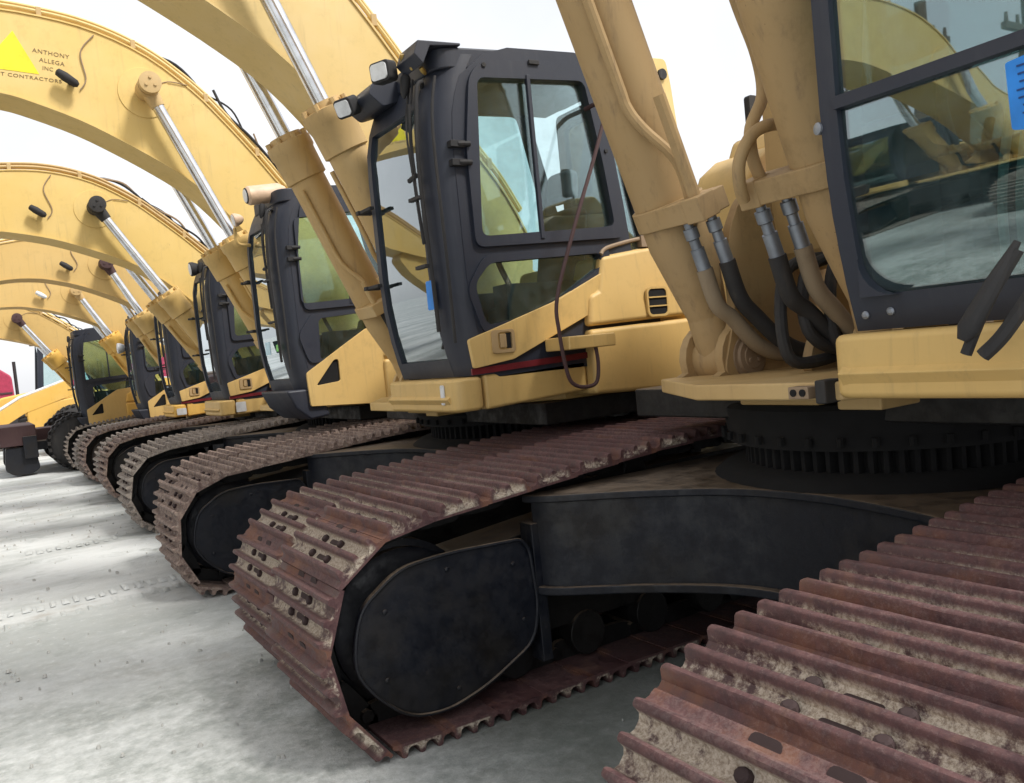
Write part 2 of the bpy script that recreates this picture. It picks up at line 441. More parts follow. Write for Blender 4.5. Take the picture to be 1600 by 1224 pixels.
for key, det in (('near', 2), ('mid', 1), ('far', 0)):
    for mt in ('shoe', 'shoe_dust', 'shoe_grey'):
        me = shoe_mesh(SW, det).mesh('track_shoe', 40); me.materials.append(M[mt]); me.materials.append(M['bolt_dark'])
        if det >= 1:
            # dark mud slots near the joint, as part of the shoe
            bm = bmesh.new(); bm.from_mesh(me)
            nm = notch_mb()
            vs = [bm.verts.new(v) for v in nm.v]
            for f in nm.f:
                fa = bm.faces.new([vs[i] for i in f]); fa.material_index = 1
            bm.to_mesh(me); bm.free()
        SHOES[key, mt] = me
SHOE_TRIM = None

def make_track(root, yc, side, detail, phase, mt='shoe', mu='under', zs=1.0, ws=1.0):
    """side=+1: inner face is on -y side (right track), -1: inner face at +y (left track)"""
    chain = MB()
    for i in range(NSH):
        p, d = on_track(i*PITCH*TL[-1]/(NSH*PITCH)+phase)
        nrm = Vector((-d.z, 0, d.x))  # outward
        if nrm.dot(p-Vector((2.45, 0, .5))) < 0: nrm = -nrm
        m = Matrix.Translation(p) @ Matrix((( d.x, 0, nrm.x, 0), (0, 1, 0, 0), (d.z, 0, nrm.z, 0), (0, 0, 0, 1)))
        l = MB()
        for sy in (-.10, .07):
            l.prism(rpoly([(-.13, -.016), (.13, -.016), (.15, -.06), (.11, -.105), (-.06, -.10), (-.15, -.075)], .03, 2), sy, sy+.03, 'y')
        l.cyl((0.13, -.125, -.06), (.13, .125, -.06), .028, n=8)
        l.xf(m); chain.add(l.v, l.f)
    for v in chain.v: v.y += yc
    tr = chain.build('track', M['chain'], root)
    tr.scale = (1, 1, zs)
    far = MB()
    for i in range(NSH):
        p, d = on_track(i*PITCH*TL[-1]/(NSH*PITCH)+phase)
        nrm = Vector((-d.z, 0, d.x))
        if nrm.dot(p-Vector((2.45, 0, .5))) < 0: nrm = -nrm
        m = Matrix.Translation(p+Vector((0, yc, 0))) @ Matrix(((d.x, 0, nrm.x, 0), (0, 1, 0, 0), (d.z, 0, nrm.z, 0), (0, 0, 0, 1)))
        if m.determinant() < 0:
            m = m @ Matrix.Diagonal((1, -1, 1, 1))
        m = m @ Matrix.Diagonal((1, ws, 1, 1))
        if detail >= 1:
            o = bpy.data.objects.new('track_shoe', SHOES['near' if detail >= 2 else 'mid', mt]); COL.objects.link(o)
            o.parent = tr; j = random.uniform(-.4, .4)
            o.matrix_local = m @ Matrix.Rotation(R(j), 4, 'Y')
            o.location = m.translation + Vector((0, random.uniform(-.003, .003), 0))
        else:
            s = shoe_mesh(SW, 0).xf(m); far.add(s.v, s.f)
    if detail < 1: far.build('track_shoes', M[mt], tr, ang=40)
    ZS = Matrix.Diagonal((1, 1, zs, 1))
    # track frame with idler guard plate, rollers, sprocket
    yi = yc - side*(SW*ws/2-.075)          # inner guard plate face
    f = MB()
    f.prism(rpoly([(.75, .22), (.75, .66), (1.6, .74), (3.9, .74), (4.3, .62), (4.3, .24)], .05), yc-.15, yc+.15, 'y')
    for x in (1.0+.42*k for k in range(8)): f.cyl((x, yc-.17, .165), (x, yc+.17, .165), .105, n=18)
    for x in (1.85, 3.2): f.cyl((x, yc-.12, .86), (x, yc+.12, .86), .075, n=16); f.box(x-.05, x+.05, yc-.05, yc+.05, .7, .86)
    fr = f.build('track_frame', M['chain'], root, .008); fr.scale = (1, 1, zs)
    g = MB()
    outline = [(.18, .50), (.22, .62), (.40, .745), (.64, .76), (1.0, .745), (1.04, .69), (1.06, .43), (1.02, .27), (.76, .145), (.56, .095), (.38, .12), (.24, .25), (.165, .37)]
    outline = rpoly(outline, .08, 4)
    y0, y1 = sorted((yi, yi+side*.03))
    g.prism(outline, y0, y1, 'y'); gp = g.build('idler_guard', M[mu], root, .004)
    rim = MB(); yy = yi - side*.008
    rim.tube([(a, yy, b) for a, b in outline+outline[:1]], .008, 6, False); rim.build('weld_rim', M['under'], gp)
    for bx_, bz_ in ((.32, .58), (.62, .69), (.95, .64), (.98, .38), (.62, .17), (.30, .30)):
        bb = MB(); bb.lathe((bx_, yi, bz_), (0, -side, 0), [(0, .011), (.005, .011), (.008, .006)], 6); bb.build('bolt', M[mu], gp)
    rim2 = MB(); rim2.box(1.06, 1.115, min(yy, yy+side*.1), max(yy, yy+side*.1), .16, .80); rim2.build('end_plate', M[mu], gp, .006)
    s = MB()
    s.lathe((.49, yc-.12, .45), (0, 1, 0), [(0, .30), (.02, .33), (.06, .33), (.07, .36), (.17, .36), (.18, .33), (.22, .33), (.24, .30)], 32)
    s.build('idler', M[mu], root)
    s = MB(); prof = []
    for k in range(24):
        for dr, da in ((.30, 0), (.37, 3), (.37, 6), (.30, 9)):
            a = R(k*15+da); prof.append((4.42+dr*math.cos(a), .46+dr*math.sin(a)))
    s.prism(prof, yc-.03, yc+.03, 'y'); s.cyl((4.42, yc-.2, .46), (4.42, yc+.2, .46), .22, n=24)
    s.build('sprocket', M['chain'], root)
    return tr

def make_carbody(root, z_top, mu='under'):
    f = MB()
    arc = smooth2([(1.05, .93), (1.12, .80), (1.40, .52), (1.62, .2), (1.68, -.15), (1.64, -.48), (1.55, -.76), (1.40, -.93)], 5)
    back = [(4.9-a, b) for a, b in reversed(arc)]
    poly = arc + back
    # thick deck plates above and below a recessed web
    top = .93
    f.prism(poly, top-.035, top, 'z'); f.prism(poly, .47, .51, 'z')
    inn = [(1.5+(a-1.5)*1.0+.035 if a < 2.4 else a-.035, b*.985) for a, b in poly]
    f.prism(inn, .50, top-.03, 'z')
    for s in (-1, 1):
        f.box(1.75, 3.15, min(s*.9, s*1.12), max(s*.9, s*1.12), .35, .82)
    # sloping shoulder up to the slew ring
    f.build('car_body', M[mu], root, .008)
    # slew ring with teeth
    g = MB(); prof = []; g.lathe((2.45, 0, top+.001), (0, 0, 1), [(0, .78), (.03, .74), (.05, .70)], 48)
    for k in range(72):
        for dr, da in ((.585, 0), (.63, 1.4), (.63, 3.0), (.585, 4.2)):
            a = R(k*5+da); prof.append((2.45+dr*math.cos(a), dr*math.sin(a)))
    g.prism(prof, top+.05, top+.15, 'z')
    g.lathe((2.45, 0, top+.15), (0, 0, 1), [(0, .62), (.0, .70), (z_top-top-.15-.02, .72), (z_top-top-.15, .70)], 56)
    for k in range(36):
        a = R(k*10); g.cyl((2.45+.725*math.cos(a), .725*math.sin(a), top+.17), (2.45+.725*math.cos(a), .725*math.sin(a), top+.205), .014, n=6)
    g.build('slew_ring', M['gap'], root)

# ------------------------------------------------------------------ cab
def strip(samples, prof):
    """loft: samples = list of (origin function value) ; prof list of (x,y) offsets -> mesh along z"""
    mb = MB(); n = len(prof[0]); V = []; F = []
    for ring in prof: V += ring
    for k in range(len(prof)-1):
        for i in range(n): F.append((k*n+i, k*n+(i+1) % n, (k+1)*n+(i+1) % n, (k+1)*n+i))
    F += [tuple(range(n)), tuple(range((len(prof)-1)*n+n-1, (len(prof)-1)*n-1, -1))]
    return mb.add(V, F)
def cab_xf(z):      # front surface of the cab as seen from the side
    x = 1.13
    if z < 2.0: x += .10*((2.0-z)/.65)**2
    if z > 2.65: x += .17*((z-2.65)/.5)**2
    return x
def make_cab(root, P):
    dz = P['dz']; B = P.get('style', 'A')
    Z = lambda z: z+dz
    yl, yr = -1.6, -.735
    top, bot = 3.17, 1.36
    f = MB()
    # left side (door) plate with window openings
    side = [(1.42, 1.34)] + [(cab_xf(z)+.14, z) for z in (1.38, 1.5, 1.7, 1.9, 2.1, 2.4, 2.65, 2.8, 2.9, 3.0)] + [(1.52, 3.13), (1.68, 3.18), (2.15, 3.20), (2.30, 3.17), (2.52, 2.5), (2.62, 2.05), (2.66, 1.34)]
    upw = rpoly([(1.45, 2.99), (1.385, 2.12), (2.33, 2.17), (2.28, 2.55), (2.19, 3.03)], .05, 4)
    lowp = rpoly([(1.31, 1.86), (1.42, 1.975), (2.20, 2.01), (2.20, 1.93), (1.74, 1.67), (1.36, 1.63)], .05, 4)
    if B == 'B':
        lowp = rpoly([(1.44, 1.60), (1.46, 1.98), (2.20, 2.03), (2.20, 1.93), (1.78, 1.72)], .05, 4)
        upw = rpoly([(1.33, 2.88), (1.32, 2.12), (2.33, 2.17), (2.28, 2.55), (2.19, 2.98)], .05, 4)
    qw = rpoly([(2.385, 2.62), (2.43, 2.68), (2.50, 2.30), (2.56, 2.02), (2.46, 2.02), (2.43, 2.3)], .02, 3)
    S = lambda pl: [(a, Z(b)) for a, b in pl]
    f.prism(S(side), yl, yl+.05, 'y', [S(upw), S(lowp), S(qw)])
    # door frame proud of the side plate: raised rim round the door
    door = rpoly([(1.33, 1.42), (1.27, 2.0), (1.30, 2.6), (1.39, 3.0), (1.52, 3.11), (2.13, 3.15), (2.24, 3.08), (2.36, 2.5), (2.46, 2.05), (2.40, 1.96)], .05, 4)
    doori = upw
    f.prism(S(rpoly([(1.40, 3.0), (1.50, 3.09), (2.12, 3.13), (2.21, 3.07), (2.33, 2.5), (2.40, 2.10), (1.34, 2.06), (1.34, 2.6)], .06, 4)), yl-.022, yl+.001, 'y', [S(upw)])
    f.prism(S(rpoly([(1.26, 1.84), (1.39, 2.02), (2.27, 2.055), (2.27, 1.90), (1.76, 1.62), (1.34, 1.58)], .06, 4)), yl-.016, yl+.001, 'y', [S(lowp)])
    # right side plate (larger single opening)
    rs = [(cab_xf(z)+.02, z) for z in (1.36, 1.5, 1.7, 1.9, 2.1, 2.4, 2.65, 2.8, 2.95, 3.05)] + [(1.5, 3.14), (2.15, 3.17), (2.35, 3.1), (2.62, 2.05), (2.66, 1.34)]
    rw = rpoly([(1.46, 3.04), (1.29, 2.05), (1.33, 1.75), (2.50, 1.80), (2.44, 2.3), (2.28, 3.07)], .05, 4)
    f.prism(S(rs), yr-.04, yr, 'y', [S(rw)])
    # rear
    f.prism([(a, Z(b)) for a, b in rpoly([(yl+.03, 1.36), (yr-.02, 1.36), (yr-.02, 3.08), (yl+.03, 3.08)], .05)], 2.60, 2.64, 'x',
            [[(a, Z(b)) for a, b in rpoly([(-1.50, 2.05), (-.84, 2.05), (-.84, 2.98), (-1.50, 2.98)], .06)]])
    # left front corner pillar: rounded
    zs = [1.36, 1.45, 1.6, 1.8, 2.0, 2.3, 2.6, 2.75, 2.88, 2.98, 3.06, 3.12]
    rings = []
    for z in zs:
        x = cab_xf(z); rg = []
        for t in (0, 15, 30, 45, 60, 75, 90):
            a = R(t); rg.append((x+.165*(1-math.cos(a)) , -1.42-.18*math.sin(a), Z(z)))
        for t in (90, 60, 30, 0):
            a = R(t); rg.append((x+.04+.125*(1-math.cos(a)), -1.42-.135*math.sin(a), Z(z)))
        rings.append(rg)
    m = strip(None, rings); f.add(m.v, m.f)
    # right front pillar
    rings = [[(cab_xf(z), -.805, Z(z)), (cab_xf(z), -.75, Z(z)), (cab_xf(z)+.03, yr+.002, Z(z)), (cab_xf(z)+.09, yr+.002, Z(z)), (cab_xf(z)+.05, -.805, Z(z))] for z in zs]
    m = strip(None, rings); f.add(m.v, m.f)
    # header, sill, split bar
    def across(z0, z1, th=.045, dx=0):
        a, b = cab_xf(z0)+dx, cab_xf(z1)+dx
        f.add([(a, -1.43, Z(z0)), (a, -.80, Z(z0)), (b, -.80, Z(z1)), (b, -1.43, Z(z1)), (a+th, -1.43, Z(z0)), (a+th, -.80, Z(z0)), (b+th, -.80, Z(z1)), (b+th, -1.43, Z(z1))],
              [(0, 1, 2, 3), (7, 6, 5, 4), (0, 4, 5, 1), (3, 2, 6, 7), (0, 3, 7, 4), (1, 5, 6, 2)])
    for z0, z1 in ((2.86, 2.94), (2.94, 3.02), (3.02, 3.10)): across(z0, z1)
    for z0, z1 in ((1.36, 1.41), (1.41, 1.46)): across(z0, z1, .06)
    if P.get('first'): across(1.985, 2.02, .03, -.008)
    if P.get('first'):
        for cy_, sg in ((-.803, -1), (-1.425, 1)):
            arc = [(cy_+sg*.11*(1-math.sin(R(t))), Z(1.455+.11*(1-math.cos(R(t))))) for t in range(0, 91, 15)]
            f.prism([(cy_, Z(1.455))] + arc, 1.172, 1.214, 'x')
    cab = f.build('cab', M['black'], root, .007, 2)
    # roof
    r = MB()
    ro = rpoly([(1.22, -1.585), (1.22, -.75), (2.62, -.75), (2.62, -1.585)], .12, 5)
    r.prism(ro, Z(3.085), Z(3.20), 'z'); r.prism(rpoly([(1.45, -1.4), (1.45, -.95), (2.4, -.95), (2.4, -1.4)], .1, 4), Z(3.20), Z(3.225), 'z')
    for v in r.v: v.z += (v.x-1.25)*.055-.05
    r.build('roof', M['black'], cab, .03, 3)
    li = MB(); li.box(1.40, 2.50, yl+.055, yr-.045, Z(3.06), Z(3.09)); li.build('roof_lining', M['cab_in'], cab, .02)
    # glass
    def pane(name, poly, y0, axis='y', mat='glass', t=.006):
        g = MB(); g.prism(poly, y0, y0+t, axis); return g.build(name, M[mat], cab)
    grow = lambda pl, k=1.03: [((a-sum(p[0] for p in pl)/len(pl))*k+sum(p[0] for p in pl)/len(pl), (b-sum(p[1] for p in pl)/len(pl))*k+sum(p[1] for p in pl)/len(pl)) for a, b in pl]
    pane('window', S(grow(upw)), yl+.02); pane('window', S(grow(lowp)), yl+.02); pane('window', S(grow(qw)), yl+.02)
    pane('window', S(grow(rw)), yr-.02)
    pane('window', [(a, Z(b)) for a, b in rpoly([(-1.51, 2.04), (-.83, 2.04), (-.83, 2.99), (-1.51, 2.99)], .06)], 2.62, 'x')
    ws = MB()
    for z0, z1 in (((1.455, 1.99), (2.015, 2.87)) if P.get('first') else ((1.455, 2.87),)):
        k = 8; V = []
        for i in range(k+1):
            z = z0+(z1-z0)*i/k; V += [(cab_xf(z)+.02, -1.44, Z(z)), (cab_xf(z)+.02, -.79, Z(z)), (cab_xf(z)+.026, -.79, Z(z)), (cab_xf(z)+.026, -1.44, Z(z))]
        F = []
        for i in range(k):
            for j in range(4): F.append((i*4+j, i*4+(j+1) % 4, i*4+4+(j+1) % 4, i*4+4+j))
        F += [(0, 1, 2, 3), (k*4+3, k*4+2, k*4+1, k*4)]
        ws.add(V, F)
    ws.build('windshield', M['glass_front'], cab)
    # sliding window bar, door gasket
    b = MB(); b.box(1.775, 1.80, yl-.03, yl-.005, Z(2.10), Z(3.03)); b.build('window_bar', M['black'], cab, .004)
    # seat, console, levers
    s = MB()
    s.box(1.75, 2.2, -1.38, -.95, Z(1.62), Z(1.76)); m = MB(); m.box(0, .12, -1.37, -.96, 0, .62); m.xf(Matrix.Translation((2.12, 0, Z(1.74))) @ Matrix.Rotation(R(10), 4, 'Y')); s.add(m.v, m.f)
    m = MB(); m.box(0, .10, -1.29, -1.04, 0, .20); m.xf(Matrix.Translation((2.24, 0, Z(2.40))) @ Matrix.Rotation(R(6), 4, 'Y')); s.add(m.v, m.f)
    s.build('seat', M['seat'], cab, .04, 3)
    s = MB()
    for y0, y1 in ((-1.55, -1.40), (-.93, -.79)): s.box(1.55, 2.1, y0, y1, Z(1.40), Z(1.86)); s.tube([(1.62, (y0+y1)/2, Z(1.86)), (1.56, (y0+y1)/2, Z(2.0)), (1.57, (y0+y1)/2, Z(2.1))], .018, 8)
    s.box(1.30, 2.58, -1.54, -.79, Z(1.37), Z(1.42)); s.box(2.35, 2.58, -1.54, -.79, Z(1.42), Z(2.0))
    s.box(1.24, 1.40, -.93, -.80, Z(1.42), Z(1.95))
    s.tube([(1.42, -1.2, Z(1.42)), (1.36, -1.2, Z(1.75)), (1.40, -1.2, Z(1.9))], .014, 8); s.tube([(1.42, -1.08, Z(1.42)), (1.36, -1.08, Z(1.75)), (1.40, -1.08, Z(1.9))], .014, 8)
    s.build('controls', M['cab_in'], cab, .015)
    if B == 'A':
        d = MB(); d.prism(S(rpoly([(1.23, 1.56), (1.82, 1.735), (2.26, 1.92), (2.26, 1.72), (1.51, 1.43), (1.25, 1.40)], .012, 2)), yl-.028, yl, 'y')
        dp = d.build('door_panel', M['yellow'], cab, .004)
        h = MB(); h.prism(rrect(1.37, 1.52, Z(1.47), Z(1.60), .02, 3), yl-.04, yl-.024, 'y', [rrect(1.41, 1.50, Z(1.49), Z(1.585), .015, 3)])
        h.box(1.42, 1.46, yl-.045, yl-.03, Z(1.50), Z(1.575)); h.build('door_handle', M['tan'], dp, .004)
        hh = MB(); hh.box(1.465, 1.495, yl-.034, yl-.026, Z(1.495), Z(1.58)); hh.build('handle_recess', M['gap'], dp)
        st = MB(); st.prism(S([(1.24, 1.365), (2.04, 1.39), (2.04, 1.425), (1.24, 1.40)]), yl-.012, yl, 'y'); st.build('door_stripe', M['red'], cab)
    else:
        d = MB(); d.prism(S(rpoly([(1.30, 1.20), (1.29, 1.50), (1.66, 1.72), (1.90, 1.86), (2.2, 1.88), (2.2, 1.14)], .02, 2)), yl-.03, yl-.002, 'y', [S(rpoly([(1.37, 1.38), (1.56, 1.60), (1.60, 1.60), (1.60, 1.40)], .02, 2))])
        d.build('door_panel', M['yellow'], cab, .004)
        d = MB(); d.prism(S([(1.36, 1.36), (1.56, 1.62), (1.62, 1.62), (1.62, 1.38)]), yl-.012, yl-.004, 'y'); d.build('vent_opening', M['gap'], cab)
    # hinges and corner hardware
    h = MB()
    for z in (2.62, 2.52): h.cyl((1.285, yl-.02, Z(z)), (1.36, yl-.03, Z(z)), .016, n=8); h.box(1.24, 1.33, yl-.03, yl+.02, Z(z)-.018, Z(z)+.018)
    h.cyl((1.50, yl-.03, Z(3.06)), (1.50, yl-.02, Z(3.06)), .014, n=10)
    h.cyl((2.31, yl-.03, Z(2.62)), (2.31, yl-.02, Z(2.62)), .014, n=10); h.box(1.80, 1.87, yl-.035, yl-.02, Z(3.09), Z(3.115))
    h.build('hinge', M['rubber'], cab, .003)
    # vertical drain tube / wiring on the corner, guard stubs on the windshield
    t = MB(); t.tube([(1.12, -1.50, Z(1.62)), (1.10, -1.53, Z(1.9)), (1.09, -1.52, Z(2.5)), (1.12, -1.52, Z(2.9)), (1.17, -1.50, Z(2.98)), (1.20, -1.44, Z(2.97))], .012, 8)
    t.tube([(1.16, -1.60, Z(1.55)), (1.15, -1.62, Z(2.0)), (1.15, -1.61, Z(2.7)), (1.20, -1.60, Z(2.98))], .009, 8); t.build('drain_tube', M['rubber'], cab)
    if P.get('stubs', True):
        for z in (2.42, 1.95):
            g = MB(); g.box(1.06, 1.16, -.70, -.66, Z(z)-.012, Z(z)+.012); g.box(1.07, 1.10, -.86, -.66, Z(z)-.010, Z(z)+.010); g.build('guard_lug', M['rubber'], cab, .003)
        for z in (2.35, 1.98):
            g = MB(); g.box(1.06, 1.09, -1.53, -1.41, Z(z)-.010, Z(z)+.010); g.build('guard_lug', M['rubber'], cab, .003)
    wp = MB()
    wp.tube([(1.17, -1.36, Z(3.02)), (1.09, -1.42, Z(2.75)), (1.08, -1.46, Z(2.47))], .006, 6); wp.tube([(1.17, -1.40, Z(3.02)), (1.09, -1.47, Z(2.75)), (1.08, -1.49, Z(2.47))], .006, 6)
    wp.cyl((1.08, -1.50, Z(2.47)), (1.08, -1.41, Z(2.46)), .014, n=8); wp.tube([(1.08, -1.50, Z(2.85)), (1.08, -1.47, Z(2.5)), (1.085, -1.50, Z(2.1))], .010, 6)
    wp.lathe((1.14, -1.38, Z(3.05)), (-.2, 0, -1), [(0, .02), (.02, .03), (.10, .022), (.13, .008)], 10)
    wp.build('wiper', M['rubber'], cab)
    return cab, Z

def lamp(parent, p, d, r=.06, body='rubber', shape='rect'):
    d = Vector(d).normalized(); m = Matrix.Translation(Vector(p)) @ d.to_track_quat('X', 'Z').to_matrix().to_4x4()
    b = MB()
    if shape == 'rect':
        b.prism(rrect(-r, r, -r*.8, r*.8, r*.35, 4), -r*1.1, 0, 'x'); b.box(-r*1.5, -r*.9, -r*.5, r*.5, -r*.5, r*.5)
    else:
        b.lathe((0, 0, 0), (-1, 0, 0), [(0, r), (r*.5, r), (r*1.2, r*.7), (r*1.6, r*.3)], 18)
    b.xf(m); o = b.build('work_lamp', M[body], parent, .008)
    l = MB()
    if shape == 'rect': l.prism(rrect(-r*.8, r*.8, -r*.62, r*.62, r*.3, 4), -.002, .008, 'x')
    else: l.lathe((-.002, 0, 0), (1, 0, 0), [(0, r*.88), (.006, r*.8), (.012, r*.4)], 18)
    l.xf(m); l.build('lamp_lens', M['lens'], o)
    return o

# ------------------------------------------------------------------ upper body, boom, cylinders
def make_upper(root, P):
    dz = P['dz']; Z = lambda z: z+dz; YM = M[P.get('paint', 'yellow')]
    YH = M[P.get('hood', 'yellow')]
    S = lambda pl: [(a, Z(b)) for a, b in pl]
    f = MB()
    f.prism([(1.30, -.62), (1.30, .02), (1.62, .56), (2.3, .60), (3.2, 1.05), (3.3, 1.45), (5.6, 1.45), (5.6, -1.4), (2.0, -1.4), (1.45, -.72)], Z(1.145), Z(1.205), 'z')
    f.box(1.9, 5.2, -.5, .5, Z(1.07), Z(1.145)); f.box(1.50, 1.72, -.62, -.45, Z(1.09), Z(1.14)); f.box(1.62, 1.95, -.28, .1, Z(1.09), Z(1.14))
    f.build('platform', M[P.get('plat', 'yellow')], root, .008)
    if P.get('first'):
        v = MB(); v.box(1.25, 1.31, -.535, -.455, Z(1.155), Z(1.195)); vo = v.build('valve_block', M['brown_pipe'], root, .004)
        for yy in (-.514, -.478):
            v = MB(); v.cyl((1.246, yy, Z(1.176)), (1.255, yy, Z(1.176)), .012, n=14); v.build('port', M['gap'], vo)
        v = MB(); v.box(1.25, 1.33, -.60, -.56, Z(1.14), Z(1.215)); v.build('valve_cap', M['rubber'], vo, .006)
    bp = MB(); bp.box(1.85, 5.5, -1.38, 1.02, Z(1.0), Z(1.14)); bp.build('belly_plate', M['chain'], root, .01)
    b = MB()
    for s in (-1, 1):
        if P.get('first'):
            pl = rpoly([(1.70, 1.2), (1.80, 1.48), (1.79, 1.80), (1.90, 1.98), (2.3, 2.06), (2.55, 1.9), (2.7, 1.5), (3.6, 1.2)] if s > 0 else [(1.78, 1.2), (1.82, 1.31), (2.02, 1.58), (2.3, 1.95), (2.5, 1.86), (2.7, 1.5), (3.6, 1.2)], .07, 5)
        else: pl = rpoly([(1.62, 1.2), (1.68, 1.38), (2.0, 1.52), (2.16, 1.86), (2.34, 1.95), (2.50, 1.86), (2.7, 1.5), (3.6, 1.2)], .06, 4)
        yb_ = -.10 if P.get('first') and s < 0 else s*.27
        b.prism(S(pl), yb_-.022, yb_+.022, 'y')
        for yy in ((.28, .50) if not (P.get('first') and s < 0) else (.55,)):
            lug = [(1.66, 1.2)] + [(1.86+.155*math.cos(R(a)), 1.275+.155*math.sin(R(a))) for a in range(200, -21, -20)] + [(2.06, 1.2)]
            b.prism(S(lug), s*yy-.022, s*yy+.022, 'y')
        b.cyl((1.86, s*(.24 if not (P.get('first') and s < 0) else .32), Z(1.275)), (1.86, s*.54, Z(1.275)), .045, n=20)
    b.cyl((2.28, -.33, Z(1.78)), (2.28, .33, Z(1.78)), .06, n=20)
    br = b.build('boom_bracket', M[P.get('brk', 'tan2')], root, .006)
    for s in (-1, 1):
        for sg in (-1, 1):
            if P.get('first') and s < 0: continue
            pc = MB(); y = s*.39 + sg*.137
            pc.lathe((1.86, y, Z(1.275)), (0, sg, 0), [(0, .10), (.012, .10), (.014, .082), (.028, .080), (.030, .055), (.034, .053)], 24)
            for k in range(3):
                a = R(90+120*k); pc.cyl((1.86+.03*math.cos(a), y+sg*.03, Z(1.275)+.03*math.sin(a)), (1.86+.03*math.cos(a), y+sg*.041, Z(1.275)+.03*math.sin(a)), .012, n=8)
            pc.build('pin_cap', M['brown_pipe'], br, .002)
    # nose and side skirt under the cab
    nb = 1.17
    n = MB()
    nose = rpoly([(1.12, -.72), (1.12, -1.62), (1.31, -1.62), (1.31, -.72)], .07, 5)
    n.prism(nose, Z(nb), Z(1.355), 'z')
    if P.get('style') == 'B':
        n = MB(); n.prism(S([(1.10, 1.36), (1.44, 1.36), (1.48, 1.10), (1.30, 1.08), (1.17, 1.2)]), -1.60, -.76, 'y')
    nm = n.build('nose_panel', M['black'] if P.get('style') == 'B' else YM, root, .022, 3)
    if P.get('style') != 'B':
        n = MB(); n.prism([(1.10, Z(nb+.075)), (1.13, Z(nb+.10)), (1.13, Z(nb+.03))], -1.55, -.76, 'y'); n.build('nose_rib', YM, nm, .004)
    sk = MB(); sk.prism(S([(1.32, nb-.005), (1.32, 1.36), (2.03, 1.385), (2.03, nb+.03)]), -1.60, -1.3, 'y'); sk.build('side_skirt', YM, root, .02, 3)
    # side housing behind the door
    h = MB(); lower = [(2.035, 1.17), (2.035, 1.555), (2.90, 1.575), (2.90, 1.13)]
    h.prism(S(lower), -1.665, -.7, 'y'); ho = h.build('side_housing', YH, root, .03, 3)
    h = MB(); up_ = [(2.04, 1.575), (2.07, 1.76), (2.14, 1.785), (2.20, 1.99), (2.67, 2.05), (2.75, 1.985), (2.89, 1.595)]
    # hood narrows towards the top
    V = []; n_ = len(up_)
    for y in (-1.66, -.7):
        for a, bb in up_: V.append((a, y + (.035*(bb-1.575)/.45 if y < -1 else 0), Z(bb)))
    h.add(V, [tuple(range(n_)), tuple(range(2*n_-1, n_-1, -1))] + [(i, (i+1) % n_, n_+(i+1) % n_, n_+i) for i in range(n_)])
    hu = h.build('hood', YH, ho, .03, 3)
    vt = MB(); vt.prism(S(rrect(2.50, 2.655, 1.61, 1.775, .03, 4)), -1.664, -1.63, 'y'); vo = vt.build('air_vent', M['gap'], ho)
    vt = MB()
    for z in (1.665, 1.72): vt.box(2.50, 2.655, -1.672, -1.660, Z(z)-.004, Z(z)+.004)
    vt.prism(S(rrect(2.49, 2.665, 1.60, 1.785, .035, 4)), -1.670, -1.655, 'y', [S(rrect(2.503, 2.652, 1.613, 1.772, .028, 4))])
    vt.build('vent_louvre', YH, vo)
    if P.get('step', True):
        s = MB(); s.box(1.73, 2.06, -1.86, -1.62, Z(1.45), Z(1.525)); s.build('step', YM, root, .008)
    # engine hood, counterweight, right-hand tank
    e = MB(); e.prism(S([(2.92, 1.14), (2.92, 1.93), (3.1, 2.05), (4.9, 2.08), (4.9, 1.14)]), -1.58, .28, 'y'); e.build('engine_hood', YM, root, .04, 3)
    e = MB(); e.prism(rpoly([(4.92, -1.6), (4.92, 1.6), (5.5, 1.6), (5.85, 1.0), (5.95, 0), (5.85, -1.0), (5.5, -1.6)], .12, 4), Z(1.05), Z(2.12), 'z'); e.build('counterweight', YM, root, .05, 3)
    e = MB(); e.prism(S([(2.32, 1.21), (2.34, 2.10), (2.40, 2.22), (2.52, 2.30), (3.0, 2.32), (3.25, 2.15), (3.3, 1.21)]), .60, 1.0, 'y'); 
    e.prism(S([(2.60, 2.30), (2.66, 2.42), (2.92, 2.45), (3.05, 2.32)]), .66, .98, 'y')
    e.prism(S([(3.32, 1.21), (3.32, 2.0), (4.9, 2.05), (4.9, 1.21)]), .30, 1.5, 'y'); e.build('fuel_tank', YM, root, .035, 3)
    ex = MB(); ex.tube([(4.2, .5, Z(2.05)), (4.2, .5, Z(2.45)), (4.28, .5, Z(2.55))], .05, 14); ex.build('exhaust', M['rubber'], root)
    if P.get('rail', True):
        r = MB(); rl = [(2.18, 2.83), (2.06, 2.55), (1.87, 2.15), (1.70, 1.75), (1.69, 1.55), (1.72, 1.32), (1.77, 1.25), (1.86, 1.235), (1.92, 1.26), (1.94, 1.36), (1.93, 1.47)]
        r.tube([(a, -1.83, Z(b)) for a, b in rl], .011, 10); r.tube([(2.18, -1.83, Z(2.83)), (2.20, -1.75, Z(2.87)), (2.20, -1.60, Z(2.87))], .014, 8)
        r.tube([(1.94, -1.83, Z(1.47)), (1.95, -1.75, Z(1.49)), (1.95, -1.6, Z(1.49))], .014, 8)
        r.build('grab_rail', M['maroon'], root)
    return br

